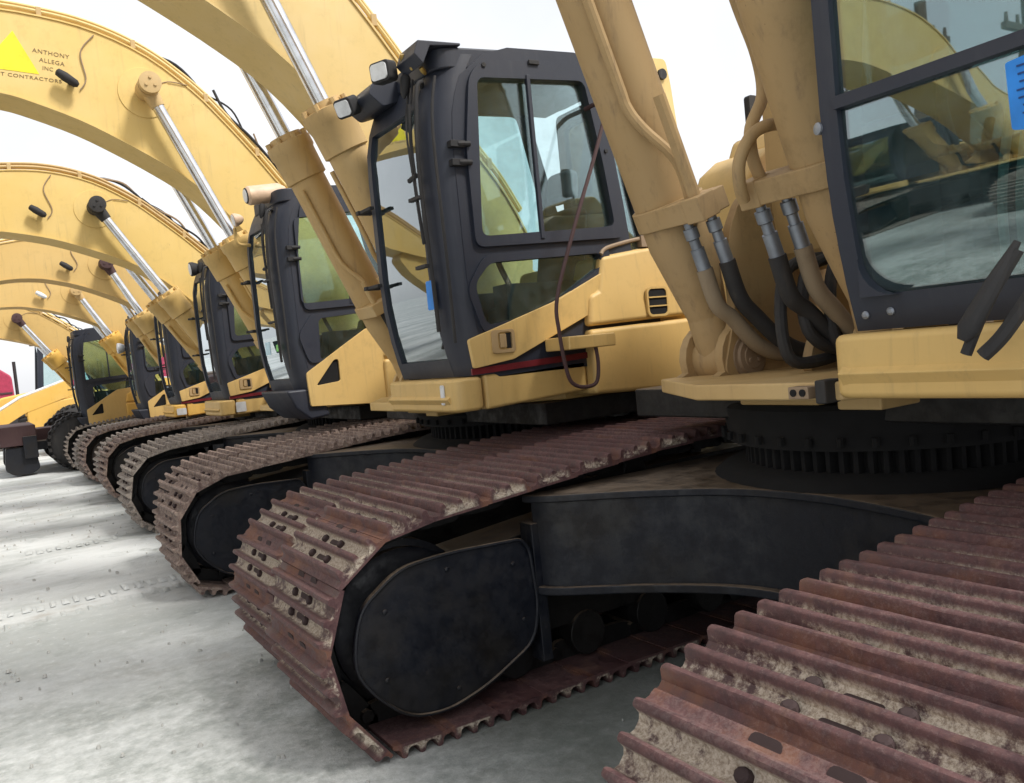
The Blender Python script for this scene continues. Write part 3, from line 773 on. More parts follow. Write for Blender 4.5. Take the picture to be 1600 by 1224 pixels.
FOOT = Vector((2.28, 0, 1.78)); PIN0 = Vector((.47, 0, 4.33))
B_TOP = [(2.50, 1.72), (2.60, 1.95), (2.62, 2.25), (2.44, 2.62), (2.19, 2.94), (1.95, 3.20), (1.70, 3.46), (1.45, 3.78), (1.16, 4.12), (.91, 4.38), (.53, 4.67), (.1, 4.86), (-.36, 4.95), (-.9, 4.97), (-1.7, 4.86), (-2.7, 4.45), (-3.35, 4.08)]
B_BOT = [(-3.40, 3.86), (-2.7, 4.05), (-1.9, 4.25), (-1.2, 4.30), (-.74, 4.25), (-.48, 4.18), (-.11, 4.04), (.22, 3.87), (.56, 3.67), (.87, 3.45), (1.2, 3.10), (1.55, 2.62), (1.85, 2.10), (2.10, 1.72), (2.25, 1.62), (2.40, 1.66)]
B1_TOP = [(2.45, 1.80), (2.58, 2.05), (2.72, 2.6), (2.68, 3.1), (2.48, 3.6), (2.1, 4.1), (1.55, 4.55), (.9, 4.87), (.2, 5.02), (-.36, 5.02), (-.9, 4.97), (-1.7, 4.86), (-2.7, 4.45), (-3.35, 4.08)]
B1_BOT = [(-3.40, 3.86), (-2.7, 4.05), (-1.9, 4.25), (-1.2, 4.32), (-.48, 4.28), (.22, 4.12), (.8, 3.95), (1.4, 3.62), (1.80, 3.2), (1.99, 2.8), (2.05, 2.40), (2.08, 1.95), (2.14, 1.70), (2.25, 1.62), (2.40, 1.66)]
def make_boom(root, P):
    dz = P['dz']; pin = Vector((P['pin'][0], 0, P['pin'][1]))
    a = PIN0-FOOT; b = pin-FOOT
    rot = math.atan2(b.z, b.x)-math.atan2(a.z, a.x); k = b.length/a.length
    def T(p):
        q = Vector((p[0], 0, p[1]))-FOOT; c, s = math.cos(rot), math.sin(rot)
        return (FOOT.x + k*(c*q.x-s*q.z), FOOT.z + k*(s*q.x+c*q.z) + dz)
    bt, bb = (B1_TOP, B1_BOT) if P.get('first') else (B_TOP, B_BOT)
    top = [T(p) for p in smooth2(bt, 3)]; bot = [T(p) for p in smooth2(bb, 3)]
    hw = P.get('bw', .25)
    mat = M[P.get('boom', 'yellow_pale')]
    m = MB(); m.prism(top+bot, -hw, hw, 'y')
    bo = m.build('boom', mat, root, .006)
    # flange plates on top and bottom edges (proud of the side plates)
    fl = MB()
    def plate(line, off, th, w0):
        V = []; F = []
        for i, p in enumerate(line):
            q = Vector(line[min(i+1, len(line)-1)])-Vector(line[max(i-1, 0)]); q.normalize(); nx, nz = -q.y, q.x
            for yy, o in ((-w0, off), (w0, off), (w0, off+th), (-w0, off+th)):
                V.append((p[0]+nx*o, yy, p[1]+nz*o))
        for i in range(len(line)-1):
            for j in range(4): F.append((i*4+j, i*4+(j+1) % 4, i*4+4+(j+1) % 4, i*4+4+j))
        n = len(line)-1; F += [(0, 1, 2, 3), (n*4+3, n*4+2, n*4+1, n*4)]
        fl.add(V, F)
    plate(top[6:], -.012, .014, hw+.012); plate(bot[:-6], -.012, .014, hw+.012)
    fl.build('boom_flange', mat, bo)
    # hydraulic lines along the top
    pl = MB()
    n0 = 8
    def off(i, o):
        q = Vector(top[min(i+1, len(top)-1)])-Vector(top[max(i-1, 0)]); q.normalize(); return (top[i][0]+q.y*o, top[i][1]-q.x*o)
    for y, o, r in ((-.235, .052, .017), (-.19, .10, .016), (-.14, .06, .018), (-.06, .12, .018), (.06, .05, .018), (.14, .05, .016)):
        pl.tube([(off(i, o)[0], y, off(i, o)[1]) for i in range(n0, len(top)-1, 2)], r, 8)
    pl.build('hydraulic_line', M[P.get('pipes', 'yellow_pale')], bo)
    for i in range(n0+3, len(top)-2, 5):
        cl = MB(); x, z = off(i, .055); cl.box(x-.022, x+.022, -.255, .18, z-.05, z+.035)
        cl.build('line_clamp', M[P.get('clampm', 'tan2')], bo, .006)
    # loose hoses arching above the boom
    hm = MB()
    i0 = len(top)//2
    A = [off(j, .05) for j in (i0-4, i0+1, i0+5)]
    hm.tube([(A[0][0], -.10, A[0][1]), (A[0][0]-.2, -.10, A[0][1]+.10), (A[1][0]-.1, -.12, A[1][1]+.20), (A[2][0], -.12, A[2][1]+.10), (A[2][0]-.5, -.12, A[2][1]+.03)], .017, 8)
    hm.tube([(A[0][0], 0, A[0][1]), (A[0][0]-.2, .02, A[0][1]+.08), (A[1][0]-.1, 0, A[1][1]+.11), (A[2][0], 0, A[2][1]+.08), (A[2][0]-.5, 0, A[2][1]+.02)], .017, 8)
    hm.build('loose_hose', M['rubber'], bo)
    rs = random.Random(int(P['pin'][0]*1000))
    for q in range(3):
        hm = MB(); ys = rs.uniform(-.2, .1); st_ = rs.randint(n0+2, n0+6); pts = []
        for j in range(st_, min(st_+rs.randint(14, 20), len(top)-3), 2):
            x, z = off(j, .07+.11*abs(math.sin(j*.55+q*2))*rs.uniform(.5, 1.2)); pts.append((x, ys+rs.uniform(-.03, .03), z))
        hm.tube(pts, rs.choice((.010, .014)), 7); hm.build('loose_hose', M[rs.choice(('rubber', 'brown_pipe', 'rubber'))], bo)
    # pin boss with grease line
    px, pz = pin.x, pin.z+dz
    d = MB(); d.cyl((px, -hw-.008, pz), (px, hw+.008, pz), .24, n=36); d.build('boss_plate', mat, bo, .003)
    for s in (-1, 1):
        bs = MB(); bs.lathe((px, s*hw, pz), (0, s, 0), [(0, .085), (.27, .085), (.275, .10), (.335, .10), (.34, .06)], 24)
        for kk in range(3):
            t = R(90+120*kk); bs.cyl((px+.045*math.cos(t), s*(hw+.338), pz+.045*math.sin(t)), (px+.045*math.cos(t), s*(hw+.352), pz+.045*math.sin(t)), .015, n=8)
        bs.build('rod_pin', M[P.get('boss', 'tan2')], bo)
    g = MB(); ang = math.atan2(T((-1, 4.5))[1]-T((0, 4.5))[1], T((-1, 4.5))[0]-T((0, 4.5))[0])
    g.tube([(px+.09, -hw-.01, pz+.06), (px+.22, -hw-.012, pz+.12), (px+.40, -hw-.012, pz+.10)], .005, 6); g.build('grease_line', M['brown_pipe'], bo); g = MB()
    L = T((-.16, 4.40)); U_ = T((-.02, 4.66)); W_ = T((.08, 4.83))
    g.tube([(L[0]+.07, -hw-.012, L[1]-.09), (L[0]+.13, -hw-.012, L[1]+.02), (U_[0]-.03, -hw-.012, U_[1]), (W_[0], -hw-.012, W_[1])], .006, 6)
    g.build('grease_line', M['brown_pipe'], bo)
    if P.get('boom_lamp', True):
        l = MB(); 
        l.lathe((0, 0, 0), (1, 0, 0), [(0, .02), (.01, .045), (.08, .058), (.18, .05), (.205, .025)], 14)
        l.xf(Matrix.Translation((L[0]-.12, -hw-.10, L[1]+.04)) @ Matrix.Rotation(R(35), 4, 'Y') @ Matrix.Diagonal((1, .8, .75, 1)))
        l.box(L[0]-.02, L[0]+.03, -hw-.09, -hw, L[1]-.05, L[1]-.02)
        l.build('boom_lamp', M[P.get('bl', 'rubber')], bo)
    if P.get('decal'):
        t = MB(); t.prism([(-.86, 4.46+dz), (-.58, 4.80+dz), (-.41, 4.43+dz)], -hw-.003, -hw+.001, 'y')
        t.build('triangle_decal', M['decal_y'], bo)
        def place(x, z, rz): return Matrix.Translation((x, -hw-.001, z+dz)) @ Matrix.Rotation(R(rz), 4, 'Y') @ Matrix.Rotation(R(90), 4, 'X')
        text_mesh('lettering', 'ANTHONY', .053, .002, M['decal_k'], bo, place(-.295, 4.625, 7), 1.05)
        text_mesh('lettering', 'ALLEGA', .053, .002, M['decal_k'], bo, place(-.295, 4.55, 7), 1.0)
        text_mesh('lettering', 'INC', .048, .002, M['decal_k'], bo, place(-.335, 4.485, 6), 1.0)
        text_mesh('lettering', 'CEMENT CONTRACTORS', .043, .002, M['decal_k'], bo, place(-.57, 4.40, 4), 1.25)
    # stick and bucket, beyond the boom tip
    if P.get('stick', True):
        tx, tz = T((-3.3, 3.98))
        s = MB(); s.prism(rpoly([(tx+.55, tz+.55), (tx+.75, tz+.1), (tx-.75, tz-2.6), (tx-1.0, tz-2.62), (tx-.15, tz-.1), (tx, tz+.5)], .08, 3), -.17, .17, 'y')
        st = s.build('stick', mat, bo, .01)
        s = MB(); bx, bz = tx-.88, tz-2.6
        s.prism(rpoly([(bx-.15, bz+.1), (bx+.9, bz+.05), (bx+1.15, bz-.35), (bx+.95, max(bz-.85, .06)), (bx+.35, max(bz-.95, .03)), (bx+.9, bz-.45), (bx+.8, bz-.15), (bx-.1, bz-.12)], .05, 3), -.55, .55, 'y')
        s.build('bucket', M['under_brown'], st, .01)
    return bo

def make_cylinder(root, P, s):
    """one boom cylinder: barrel with head, chromed rod, hoses"""
    dz = P['dz']; y = s*(P.get('bw', .25)+(.18 if P.get('first') and s < 0 else .15))
    F = Vector((1.86, y, 1.275+dz)); Pn = Vector((P['pin'][0], y, P['pin'][1]+dz))
    d = (Pn-F).normalized(); Lb = P.get('barrel', 1.72); r = P.get('cr', .132)
    mat = M[P.get('cyl', 'yellow')]; nrm = Vector((d.z, 0, -d.x))*-1   # forward side
    fwd = Vector((-d.z, 0, d.x))
    m = MB()
    m.lathe(F+d*.20, d, [(0, r*.62), (.10, r*.74), (.30, r*.94), (.36, r), (Lb-.20-.24, r), (Lb-.43, r*1.16), (Lb-.24, r*1.18), (Lb-.225, r*1.26), (Lb-.15, r*1.26), (Lb-.14, r*.95), (Lb-.10, r*.9)], 28)
    e = MB(); e.cyl(F+Vector((0, -.09, 0)), F+Vector((0, .09, 0)), .115, n=24); m.add(e.v, e.f)
    e = MB(); e.cyl(F, F+d*.24, .105, .09, n=16); m.add(e.v, e.f)
    side = Vector((0, 1, 0))
    for k in range(8):
        a = 2*math.pi*k/8; o = (side*math.cos(a)+fwd*math.sin(a))*r*1.12
        e = MB(); e.cyl(F+d*(Lb+.04)+o, F+d*(Lb+.09)+o, .02, n=6); m.add(e.v, e.f)
    cy = m.build('boom_cylinder', mat, root)
    rd = MB(); rd.cyl(F+d*(Lb-.05), Pn-d*.05, .056, n=24); rd.build('rod', M['chrome'], cy)
    re = MB(); re.cyl(Pn+Vector((0, -.085, 0)), Pn+Vector((0, .085, 0)), .098, n=24); re.cyl(Pn-d*.19, Pn-d*.05, .065, .08, n=16); re.build('rod_eye', M[P.get('boss', 'tan2')], cy)
    # clamp band with arm to the inner side, carrying two pipes
    cpos = F+d*.70
    q = Matrix((( fwd.x, 0, d.x, 0), (fwd.y, 1, d.y, 0), (fwd.z, 0, d.z, 0), (0, 0, 0, 1)))
    def loc(v, t): return cpos + fwd*v[0] + side*v[1] + d*t
    c = MB(); c.lathe(cpos-d*.045, d, [(0, r+.001), (0, r+.016), (.09, r+.016), (.09, r+.001)], 28)
    arm0, arm1 = (-s*.03, -s*(r+.17)); a0, a1 = sorted((arm0, arm1))
    V = [loc((fx, fy), t) for fx in (-.02, .15) for fy in (a0, a1) for t in (-.045, .045)]
    c.add(V, [(0, 1, 3, 2), (4, 6, 7, 5), (0, 4, 5, 1), (2, 3, 7, 6), (0, 2, 6, 4), (1, 5, 7, 3)])
    c.build('clamp', M[P.get('clampm', 'tan2')], cy, .006)
    if P.get('first'):
        c2 = MB(); V = [loc((fx, -s*fy), t) for fx in (.05, .155) for fy in (r+.085, r+.178) for t in (-.05, .05)]
        c2.add(V, [(0, 1, 3, 2), (4, 6, 7, 5), (0, 4, 5, 1), (2, 3, 7, 6), (0, 2, 6, 4), (1, 5, 7, 3)]); c2.build('pipe_block', M['tan'], cy, .006)
    pp = MB(); pr = .022 if P.get('first') else .016
    j0 = -s*(r+.05); j1 = -s*(r+.12)
    if not (P.get('first') and s < 0): pp.tube([loc((.06, j0), .03), loc((.06, j0), .20), loc((.11, -s*(r*.95)), .36), loc((.9*r, -s*.75*r), .46), loc((.9*r, -s*.73*r), .58), loc((.9*r, -s*.73*r), Lb-1.15), loc((.9*r, -s*.73*r), Lb-1.0)], pr, 10)
    if not P.get('first') or s > 0:
        pp.tube([loc((.10, j1), .03), loc((.10, j1), .46 if P.get('first') else .22)], pr*1.2, 10)
    if P.get('first') and s < 0:
        Q = lambda pts, y0, y1: [Vector((a, y0+(y1-y0)*i/(len(pts)-1), b+dz)) for i, (a, b) in enumerate(pts)]
        pp.tube(Q([(1.44, 1.86), (1.40, 1.92), (1.39, 2.0), (1.45, 2.09), (1.56, 2.12), (1.66, 2.08), (1.76, 1.96)], -.17, -.30), .023, 12)
        pp.tube(Q([(1.56, 1.86), (1.53, 1.92), (1.48, 2.02), (1.48, 2.12), (1.55, 2.24), (1.53, 2.38), (1.45, 2.54), (1.38, 2.70), (1.25, 3.0)], -.18, -.22), .023, 12)
    pp.build('pipe', mat if not P.get('first') else M['tan'], cy)
    hp = MB()
    if P.get('first'):
        # hose ends: steel fittings below the clamp, then rubber hoses looping back to the platform
        ft = MB(); hs_ = MB(); ht = MB()
        for i, (v, end, dark) in enumerate((((.115 if s > 0 else .05, j0), (2.2, .02), True), ((.05 if s > 0 else .115, j1), (2.25, -.06), False))):
            a = loc(v, -.04); 
            ft.lathe(a, -d, [(0, .020), (.03, .020), (.03, .030), (.075, .030), (.08, .022), (.12, .022), (.12, .029), (.22, .029), (.225, .02)], 14)
            b0 = a-d*.21
            yb = b0.y
            zl = 1.275+dz
            path = [b0, b0-d*.16, Vector((b0.x+.13, yb-.01, zl+.17)), Vector((b0.x+.26, yb-.03-.02*i, zl+.04)), Vector((b0.x+.42, yb-.06-.03*i, zl-.005)), Vector((b0.x+.75, yb-.10-.05*i, zl+.02+.02*i)), Vector((b0.x+1.1, yb-.12-.05*i, zl+.05))]
            (ht if dark else hs_).tube(path, .034, 12)
        if s < 0:
            for q0, q1, q2 in ((.02, .10, .05), (.10, .16, .09), (-.05, .05, .13)):
                hs_.tube([Vector((2.05+q0*.5, -.02-q1, 1.66+dz)), Vector((1.80+q0, -.02-q1, 1.60+dz)), Vector((1.70+q0, -.08-q1, 1.42+dz-q2)), Vector((1.86+q0, -.12-q1, 1.30+dz-q2*.4)), Vector((2.2, -.15-q1, 1.33+dz)), Vector((2.5, -.15, 1.30+dz))], .024, 10)
        ft.build('fitting', M['steel'], cy); hs_.build('hose', M['rubber'], cy); ht.build('hose', M['tan_hose'], cy)
    else:
        h = MB(); a = loc((.05, j0), -.04)
        h.tube([a, a-d*.18, Vector((a.x+.16, a.y, 1.36+dz)), Vector((a.x+.5, a.y-s*.05, 1.24+dz))], .020, 8)
        h.build('hose', M['rubber'], cy)
    return cy

def make_excavator(name, x, y, P, label):
    root = empty(name, (x, y, 0)); tag(root, label, 'excavator', 'excavators parked in a row')
    dl, dr = P['det']
    make_track(root, -P.get('gl', .82)-SW*P.get('wl', 1.0)/2, -1, dl, P.get('phl', 0.), P.get('ml', 'shoe'), P.get('mu', 'under'), P.get('zl', 1.0), P.get('wl', 1.0))
    make_track(root, .82+SW/2, 1, dr, P.get('phr', .05), P.get('mr', 'shoe'), P.get('mu', 'under'), P.get('zr', 1.0))
    make_carbody(root, 1.07+P['dz'], P.get('mu', 'under'))
    make_upper(root, P)
    cab, Z = make_cab(root, P)
    make_boom(root, P)
    for s in (-1, 1): make_cylinder(root, P, s)
    return root, cab, Z

# ---- first excavator: its windshield fills the right edge, its left track the foreground
P1 = dict(dz=.19, pin=(.69, 4.42), det=(2, 2), first=True, gl=.865, zl=.985, zr=1.05, wl=1.13, cyl='tan', plat='tan2', brk='tan', paint='yellow', hood='yellow', cr=.142, barrel=2.35, clampm='tan', boss='tan2',
          boom='tan2', phl=.03, phr=.11, rail=True, stubs=False)
r1, cab1, Z1 = make_excavator('excavator', .97, 2.32, P1, 'nearest excavator, its dark framed windshield and dusty tan hydraulic cylinders at the right edge')
# things on the first windshield
t = MB(); t.prism(rpoly([(-1.278, Z1(1.80)), (-1.272, Z1(1.955)), (-1.42, Z1(1.97)), (-1.42, Z1(1.77))], .006, 2), 1.112, 1.116, 'x'); bt = t.build('paper_tag', M['blue'], cab1)
mm = MB(); mm.tube([(2.78, .9, 2.60), (2.76, .9, 2.68)], .010, 6); mm.prism(rrect(2.70, 2.77, 2.64, 2.84, .02, 3), .86, .90, 'y'); mm.build('mirror', M['rubber'], r1, .006)

t = MB(); random.seed(3)
for k in range(7):
    z = Z1(1.94-.018*k); yy = -1.295-.012*random.random(); t.box(1.1095, 1.1115, yy-.06-.03*random.random(), yy, z-.0025, z+.0015)
t.build('writing', M['ink'], bt)
t = MB()
t.tube([(1.06, -1.30, Z1(1.52)), (1.03, -1.235, Z1(1.40)), (1.02, -1.185, Z1(1.29))], .014, 8); t.tube([(1.05, -1.33, Z1(1.42)), (1.03, -1.27, Z1(1.33)), (1.02, -1.225, Z1(1.285))], .018, 8)
t.lathe((1.06, -1.30, Z1(1.54)), (-.3, .5, -1), [(0, .008), (.1, .02), (.22, .026), (.25, .012)], 10)
t.build('wiper_arm', M['rubber'], cab1)
t = MB(); 
for yy in (-1.17, -1.215): t.tube([(1.30, yy+.02, Z1(1.48)), (1.26, yy, Z1(1.68)), (1.24, yy-.05, Z1(1.90)), (1.24, yy-.10, Z1(2.05)), (1.26, yy-.13, Z1(2.3))], .012, 8)
t.build('cable', M['white'], cab1)
t = MB()
for yy, zz in ((-.79, 1.405), (-.87, 1.41)): t.lathe((cab_xf(1.4)+.0, yy, Z1(zz)), (-1, 0, 0), [(0, .012), (.006, .012), (.010, .006)], 10)
t.lathe((1.15, -.742, Z1(1.95)), (-1, .3, 0), [(0, .018), (.02, .018), (.024, .008)], 10)
t.build('bolt', M['steel'], cab1)

# ---- second excavator: the fully visible cab
P2 = dict(dz=.11, pin=(.50, 4.36), det=(2, 2), cyl='tan2', plat='yellow', brk='tan2', pale=True, ml='shoe', mr='shoe_dust', phl=.155, phr=.0, boom='yellow_pale', barrel=1.98, cr=.132)
r2, cab2, Z2 = make_excavator('excavator', 1.03, 5.64, P2, 'second excavator, black cab fully visible with blue tag on windshield and two roof lamps')
b = MB(); b.prism([(1.09, Z2(3.09)), (1.12, Z2(3.165)), (1.38, Z2(3.175)), (1.38, Z2(3.16)), (1.19, Z2(3.14)), (1.14, Z2(3.04))], -1.60, -1.37, 'y'); b.build('lamp_bracket', M['black'], cab2, .006)
b = MB(); b.prism(rpoly([(1.12, Z2(2.96)), (1.03, Z2(3.03)), (1.07, Z2(3.10)), (1.30, Z2(3.12)), (1.30, Z2(3.02))], .02, 3), -1.10, -.74, 'y')
b.build('lamp_bracket', M['black'], cab2, .006)
lamp(cab2, (1.00, -1.34, Z2(3.07)), (-1, -.45, -.12), .070); lamp(cab2, (.96, -.88, Z2(3.0)), (-1, -.40, -.45), .070)
t = MB(); random.seed(5)
for k in range(5):
    p = Vector((1.10+.02*k, -1.44-.012*k, Z2(3.14-.02*k))); t.lathe(p, (random.uniform(-1, 1), random.uniform(-1, 1), -.8), [(0, .012), (.02, .016), (.045, .010)], 8)
t.build('brass_fitting', M['brass'], cab2)
t = MB(); t.prism(rrect(-1.49, -1.41, Z2(1.745), Z2(1.905), .008, 2), 1.115, 1.119, 'x'); t.build('paper_tag', M['blue'], cab2)
t = MB(); t.prism(rrect(-1.50, -1.455, Z2(1.215), Z2(1.325), .012, 3), 1.112, 1.117, 'x'); t.build('sticker', M['white'], r2)

hb = MB(); hb.tube([(2.20, -1.62, Z2(2.0)), (2.26, -1.61, Z2(2.04)), (2.52, -1.60, Z2(2.09)), (2.56, -1.60, Z2(2.07))], .013, 8); hb.box(2.53, 2.66, -1.62, -1.54, Z2(2.04), Z2(2.11)); hb.build('hood_handle', M['brown_pipe'], r2, .003)

# ---- third excavator: company decal on the boom
P3 = dict(dz=.06, pin=(.47, 4.33), det=(1, 1), style='B', decal=True, boom='yellow_mid', cyl='yellow', ml='shoe_dust', mr='shoe_grey', phl=.07, rail=False, step=False, barrel=1.72, stubs=True, hood='yellow', paint='yellow')
r3, cab3, Z3 = make_excavator('excavator', 1.17, 8.99, P3, 'third excavator, large curved boom with yellow triangle decal and company lettering')
t = MB(); t.lathe((1.02, -1.33, Z3(3.13)), (1, 0, .12), [(0, .07), (.02, .085), (.30, .085), (.36, .05)], 20); t.build('lamp_hood', M['peach'], cab3)
lamp(cab3, (1.01, -1.33, Z3(3.13)), (-1, 0, -.12), .07, 'rubber', 'round')
lamp(cab3, (.98, -.95, Z3(2.98)), (-1, 0, -.2), .062, 'peach', 'round')
t = MB(); t.tube([(1.0, -.90, Z3(2.92)), (1.02, -.88, Z3(2.78)), (1.14, -.86, Z3(2.76))], .016, 8); t.build('lamp_bracket', M['yellow'], cab3)
t = MB(); t.prism(rrect(-1.485, -1.42, Z3(1.72), Z3(1.78), .006, 2), 1.108, 1.114, 'x'); t.build('sticker', M['green'], cab3)
t = MB(); t.prism(rrect(-1.20, -1.05, Z3(1.70), Z3(1.82), .006, 2), 1.118, 1.124, 'x'); t.build('sticker', M['lblue'], cab3)

# ---- fourth to sixth
P4 = dict(dz=-.04, pin=(.18, 3.91), det=(1, 1), boom='yellow_mid', boss='rubber', cyl='yellow', ml='shoe_grey', mr='shoe_dust', mu='under', barrel=1.72, pipes='tan2', step=True)
r4, cab4, Z4 = make_excavator('excavator', 1.28, 12.08, P4, 'fourth excavator, boom with a black rod pin, behind the cab with the green sticker')
lamp(cab4, (1.02, -1.30, Z4(2.98)), (-1, 0, -.1), .085, 'rubber', 'round')
t = MB(); t.prism(rrect(1.30, 1.42, Z4(1.20), Z4(1.32), .01, 2), -1.629, -1.622, 'y'); t.build('sticker', M['white'], r4)
P5 = dict(dz=-.11, pin=(.58, 3.69), det=(1, 1), boom='yellow', boss='maroon', cyl='yellow', ml='shoe_grey', mr='shoe_dust', mu='under_brown', barrel=1.72, hood='yellow_rich', paint='yellow_rich')
r5, cab5, Z5 = make_excavator('excavator', 1.31, 15.21, P5, 'fifth excavator, boom with a dark red pin, white sticker low on its nose')
t = MB(); t.prism(rrect(1.16, 1.30, Z5(1.20), Z5(1.30), .01, 2), -1.629, -1.622, 'y'); t.build('sticker', M['white'], r5)
P6 = dict(dz=-.21, pin=(.44, 3.71), det=(0, 0), boom='yellow', boss='tan2', cyl='yellow_rich', ml='shoe_grey', mr='shoe_grey', barrel=1.72, style='B', hood='yellow_rich', paint='yellow_rich', bl='lens')
r6, cab6, Z6 = make_excavator('excavator', 1.28, 18.41, P6, 'sixth excavator, farthest on crawler tracks, white lamp beside its dark cab pillar')
lamp(cab6, (1.0, -.72, Z6(2.55)), (-1, 0, 0), .10, 'white', 'round')

# ------------------------------------------------------------------ far left: wheeled machines
def wheel(parent, x, y, r, w, mat_rim='yellow_rich'):
    t = MB(); t.lathe((x, y-w/2, r), (0, 1, 0), [(0, r*.55), (.02, r*.80), (.06, r*.96), (.10, r), (w-.10, r), (w-.06, r*.96), (w-.02, r*.80), (w, r*.55)], 40)
    for k in range(26):
        a = R(360*k/26)
        for sg in (-1, 1):
            m = MB(); m.box(-.035, .035, 0, w*.48, r-.02, r+.035)
            m.xf(Matrix.Translation((x, y, r)) @ Matrix.Rotation(a+R(3.5)*sg, 4, 'Y') @ Matrix.Diagonal((1, sg, 1, 1))); t.add(m.v, m.f)
    o = t.build('tyre', M['rubber'], parent)
    h = MB(); h.lathe((x, y-w*.42, r), (0, 1, 0), [(0, r*.56), (.03, r*.50), (.10, r*.46), (w*.84-.1, r*.46), (w*.84-.03, r*.50), (w*.84, r*.56)], 28)
    h.cyl((x, y-w*.46, r), (x, y+w*.46, r), r*.18, n=14); h.build('rim', M[mat_rim], o)
    return o
def make_wheeled_excavator():
    P = dict(dz=-.22, pin=(.30, 3.55), det=(0, 0), style='B', boom='yellow', cyl='yellow_rich', boss='maroon', paint='yellow_rich', hood='yellow_rich', rail=False, step=False, barrel=1.72, stick=False)
    root = empty('wheeled_excavator', (.50, 21.0, 0)); tag(root, 'seventh machine in the row, wheeled excavator with big grey tyre and wide yellowish cab window', 'excavator')
    P['dz'] = -.30
    c = MB(); c.box(.6, 4.4, -.5, .5, .62, .82); c.box(.35, .75, -1.0, 1.0, .48, .66); c.box(4.0, 4.4, -1.0, 1.0, .48, .66); c.box(.1, .35, -1.3, 1.3, .35, .8); c.cyl((2.45, 0, .82), (2.45, 0, 1.07+P['dz']), .6, n=32)
    c.build('chassis', M['under'], root, .01)
    for x in (1.12, 4.2):
        for y in (-1.15, 1.15): wheel(root, x, y, .56, .5, 'under')
    make_upper(root, P); cab, Z = make_cab(root, P); make_boom(root, P)
    for s in (-1, 1): make_cylinder(root, P, s)
    b = MB(); b.box(-.30, .35, -1.25, 1.25, .62, 1.02); b.box(.3, .8, -.5, .5, .45, .9); b.build('dozer_blade', M['maroon'], root, .02)
    for y in (-1.0, 1.0):
        b = MB(); b.prism(rpoly([(-.22, .60), (.30, .60), (.36, .12), (.2, 0.02), (-.1, 0.02), (-.26, .14)], .06, 3), y-.2, y+.2, 'y'); b.build('stabiliser', M['under'], root, .02)
make_wheeled_excavator()

def make_loader():
    root = empty('wheel_loader', (.55, 26.3, 0)); tag(root, 'yellow wheel loader with raised white edged lift arms and teal glass cab', 'loader')
    S = 1.0
    b = MB(); b.prism([(2.2, .9), (2.1, 1.5), (2.6, 1.65), (5.0, 1.75), (5.2, 1.0), (5.0, .8)], -.8, .8, 'y'); b.prism([(.4, .7), (.4, 1.35), (1.9, 1.5), (2.2, .8)], -.55, .55, 'y')
    b.build('body', M['yellow_rich'], root, .05)
    for x in (1.5, 4.3):
        for y in (-1.0, 1.0): wheel(root, x, y, .62, .5)
    for s in (-1, 1):
        a = MB(); a.prism(rpoly([(1.75, 1.85), (1.65, 2.0), (.3, 1.55), (-1.1, .75), (-1.2, .45), (-.9, .42), (.35, 1.15), (1.8, 1.6)], .06, 3), s*.5-.06, s*.5+.06, 'y')
        o = a.build('lift_arm', M['yellow_rich'], root, .01)
        a = MB(); a.tube([(1.7, s*.5, 2.03), (.3, s*.5, 1.59), (-1.1, s*.5, .79)], .035, 8, False); a.build('arm_edge', M['white'], o)
        a = MB(); a.cyl((1.6, s*.42, 1.05), (.2, s*.42, 1.0), .07, n=14); a.build('lift_cylinder', M['rubber'], o)
    k = MB(); k.prism(rpoly([(-1.2, .9), (-1.45, .95), (-2.2, .55), (-2.4, .1), (-1.5, .05), (-1.15, .3)], .08, 3), -1.35, 1.35, 'y'); k.build('bucket', M['under_brown'], root, .01)
    c = MB()
    fr = [(2.25, 1.6), (2.05, 2.1), (2.25, 3.05), (3.4, 3.05), (3.5, 1.6)]
    for s in (-.72, .68): c.prism(fr, s, s+.04, 'y', [rpoly([(2.37, 1.8), (2.17, 2.12), (2.36, 2.94), (3.3, 2.94), (3.38, 1.8)], .05, 3)])
    for a_, b_ in (((2.05, 2.1), (2.25, 3.05)), ((3.5, 1.6), (3.4, 3.05)), ((2.25, 1.6), (2.05, 2.1))):
        for y in (-.70, 0, .70): c.tube([(a_[0], y, a_[1]), (b_[0], y, b_[1])], .03, 8, False)
    c.prism(rpoly([(2.1, -.8), (2.1, .8), (3.55, .8), (3.55, -.8)], .1, 3), 3.04, 3.16, 'z'); co = c.build('cab', M['black'], root, .01)
    g = MB(); g.prism([(2.37, 1.7), (2.15, 2.12), (2.34, 2.96), (3.3, 2.96), (3.4, 1.7)], -.705, -.70, 'y'); g.prism([(2.37, 1.7), (2.15, 2.12), (2.34, 2.96), (3.3, 2.96), (3.4, 1.7)], .70, .705, 'y')
    g.prism([(-.68, 2.1), (.68, 2.1), (.68, 3.0), (-.68, 3.0)], 2.2, 2.205, 'x'); g.build('window', M['glass'], co)
make_loader()
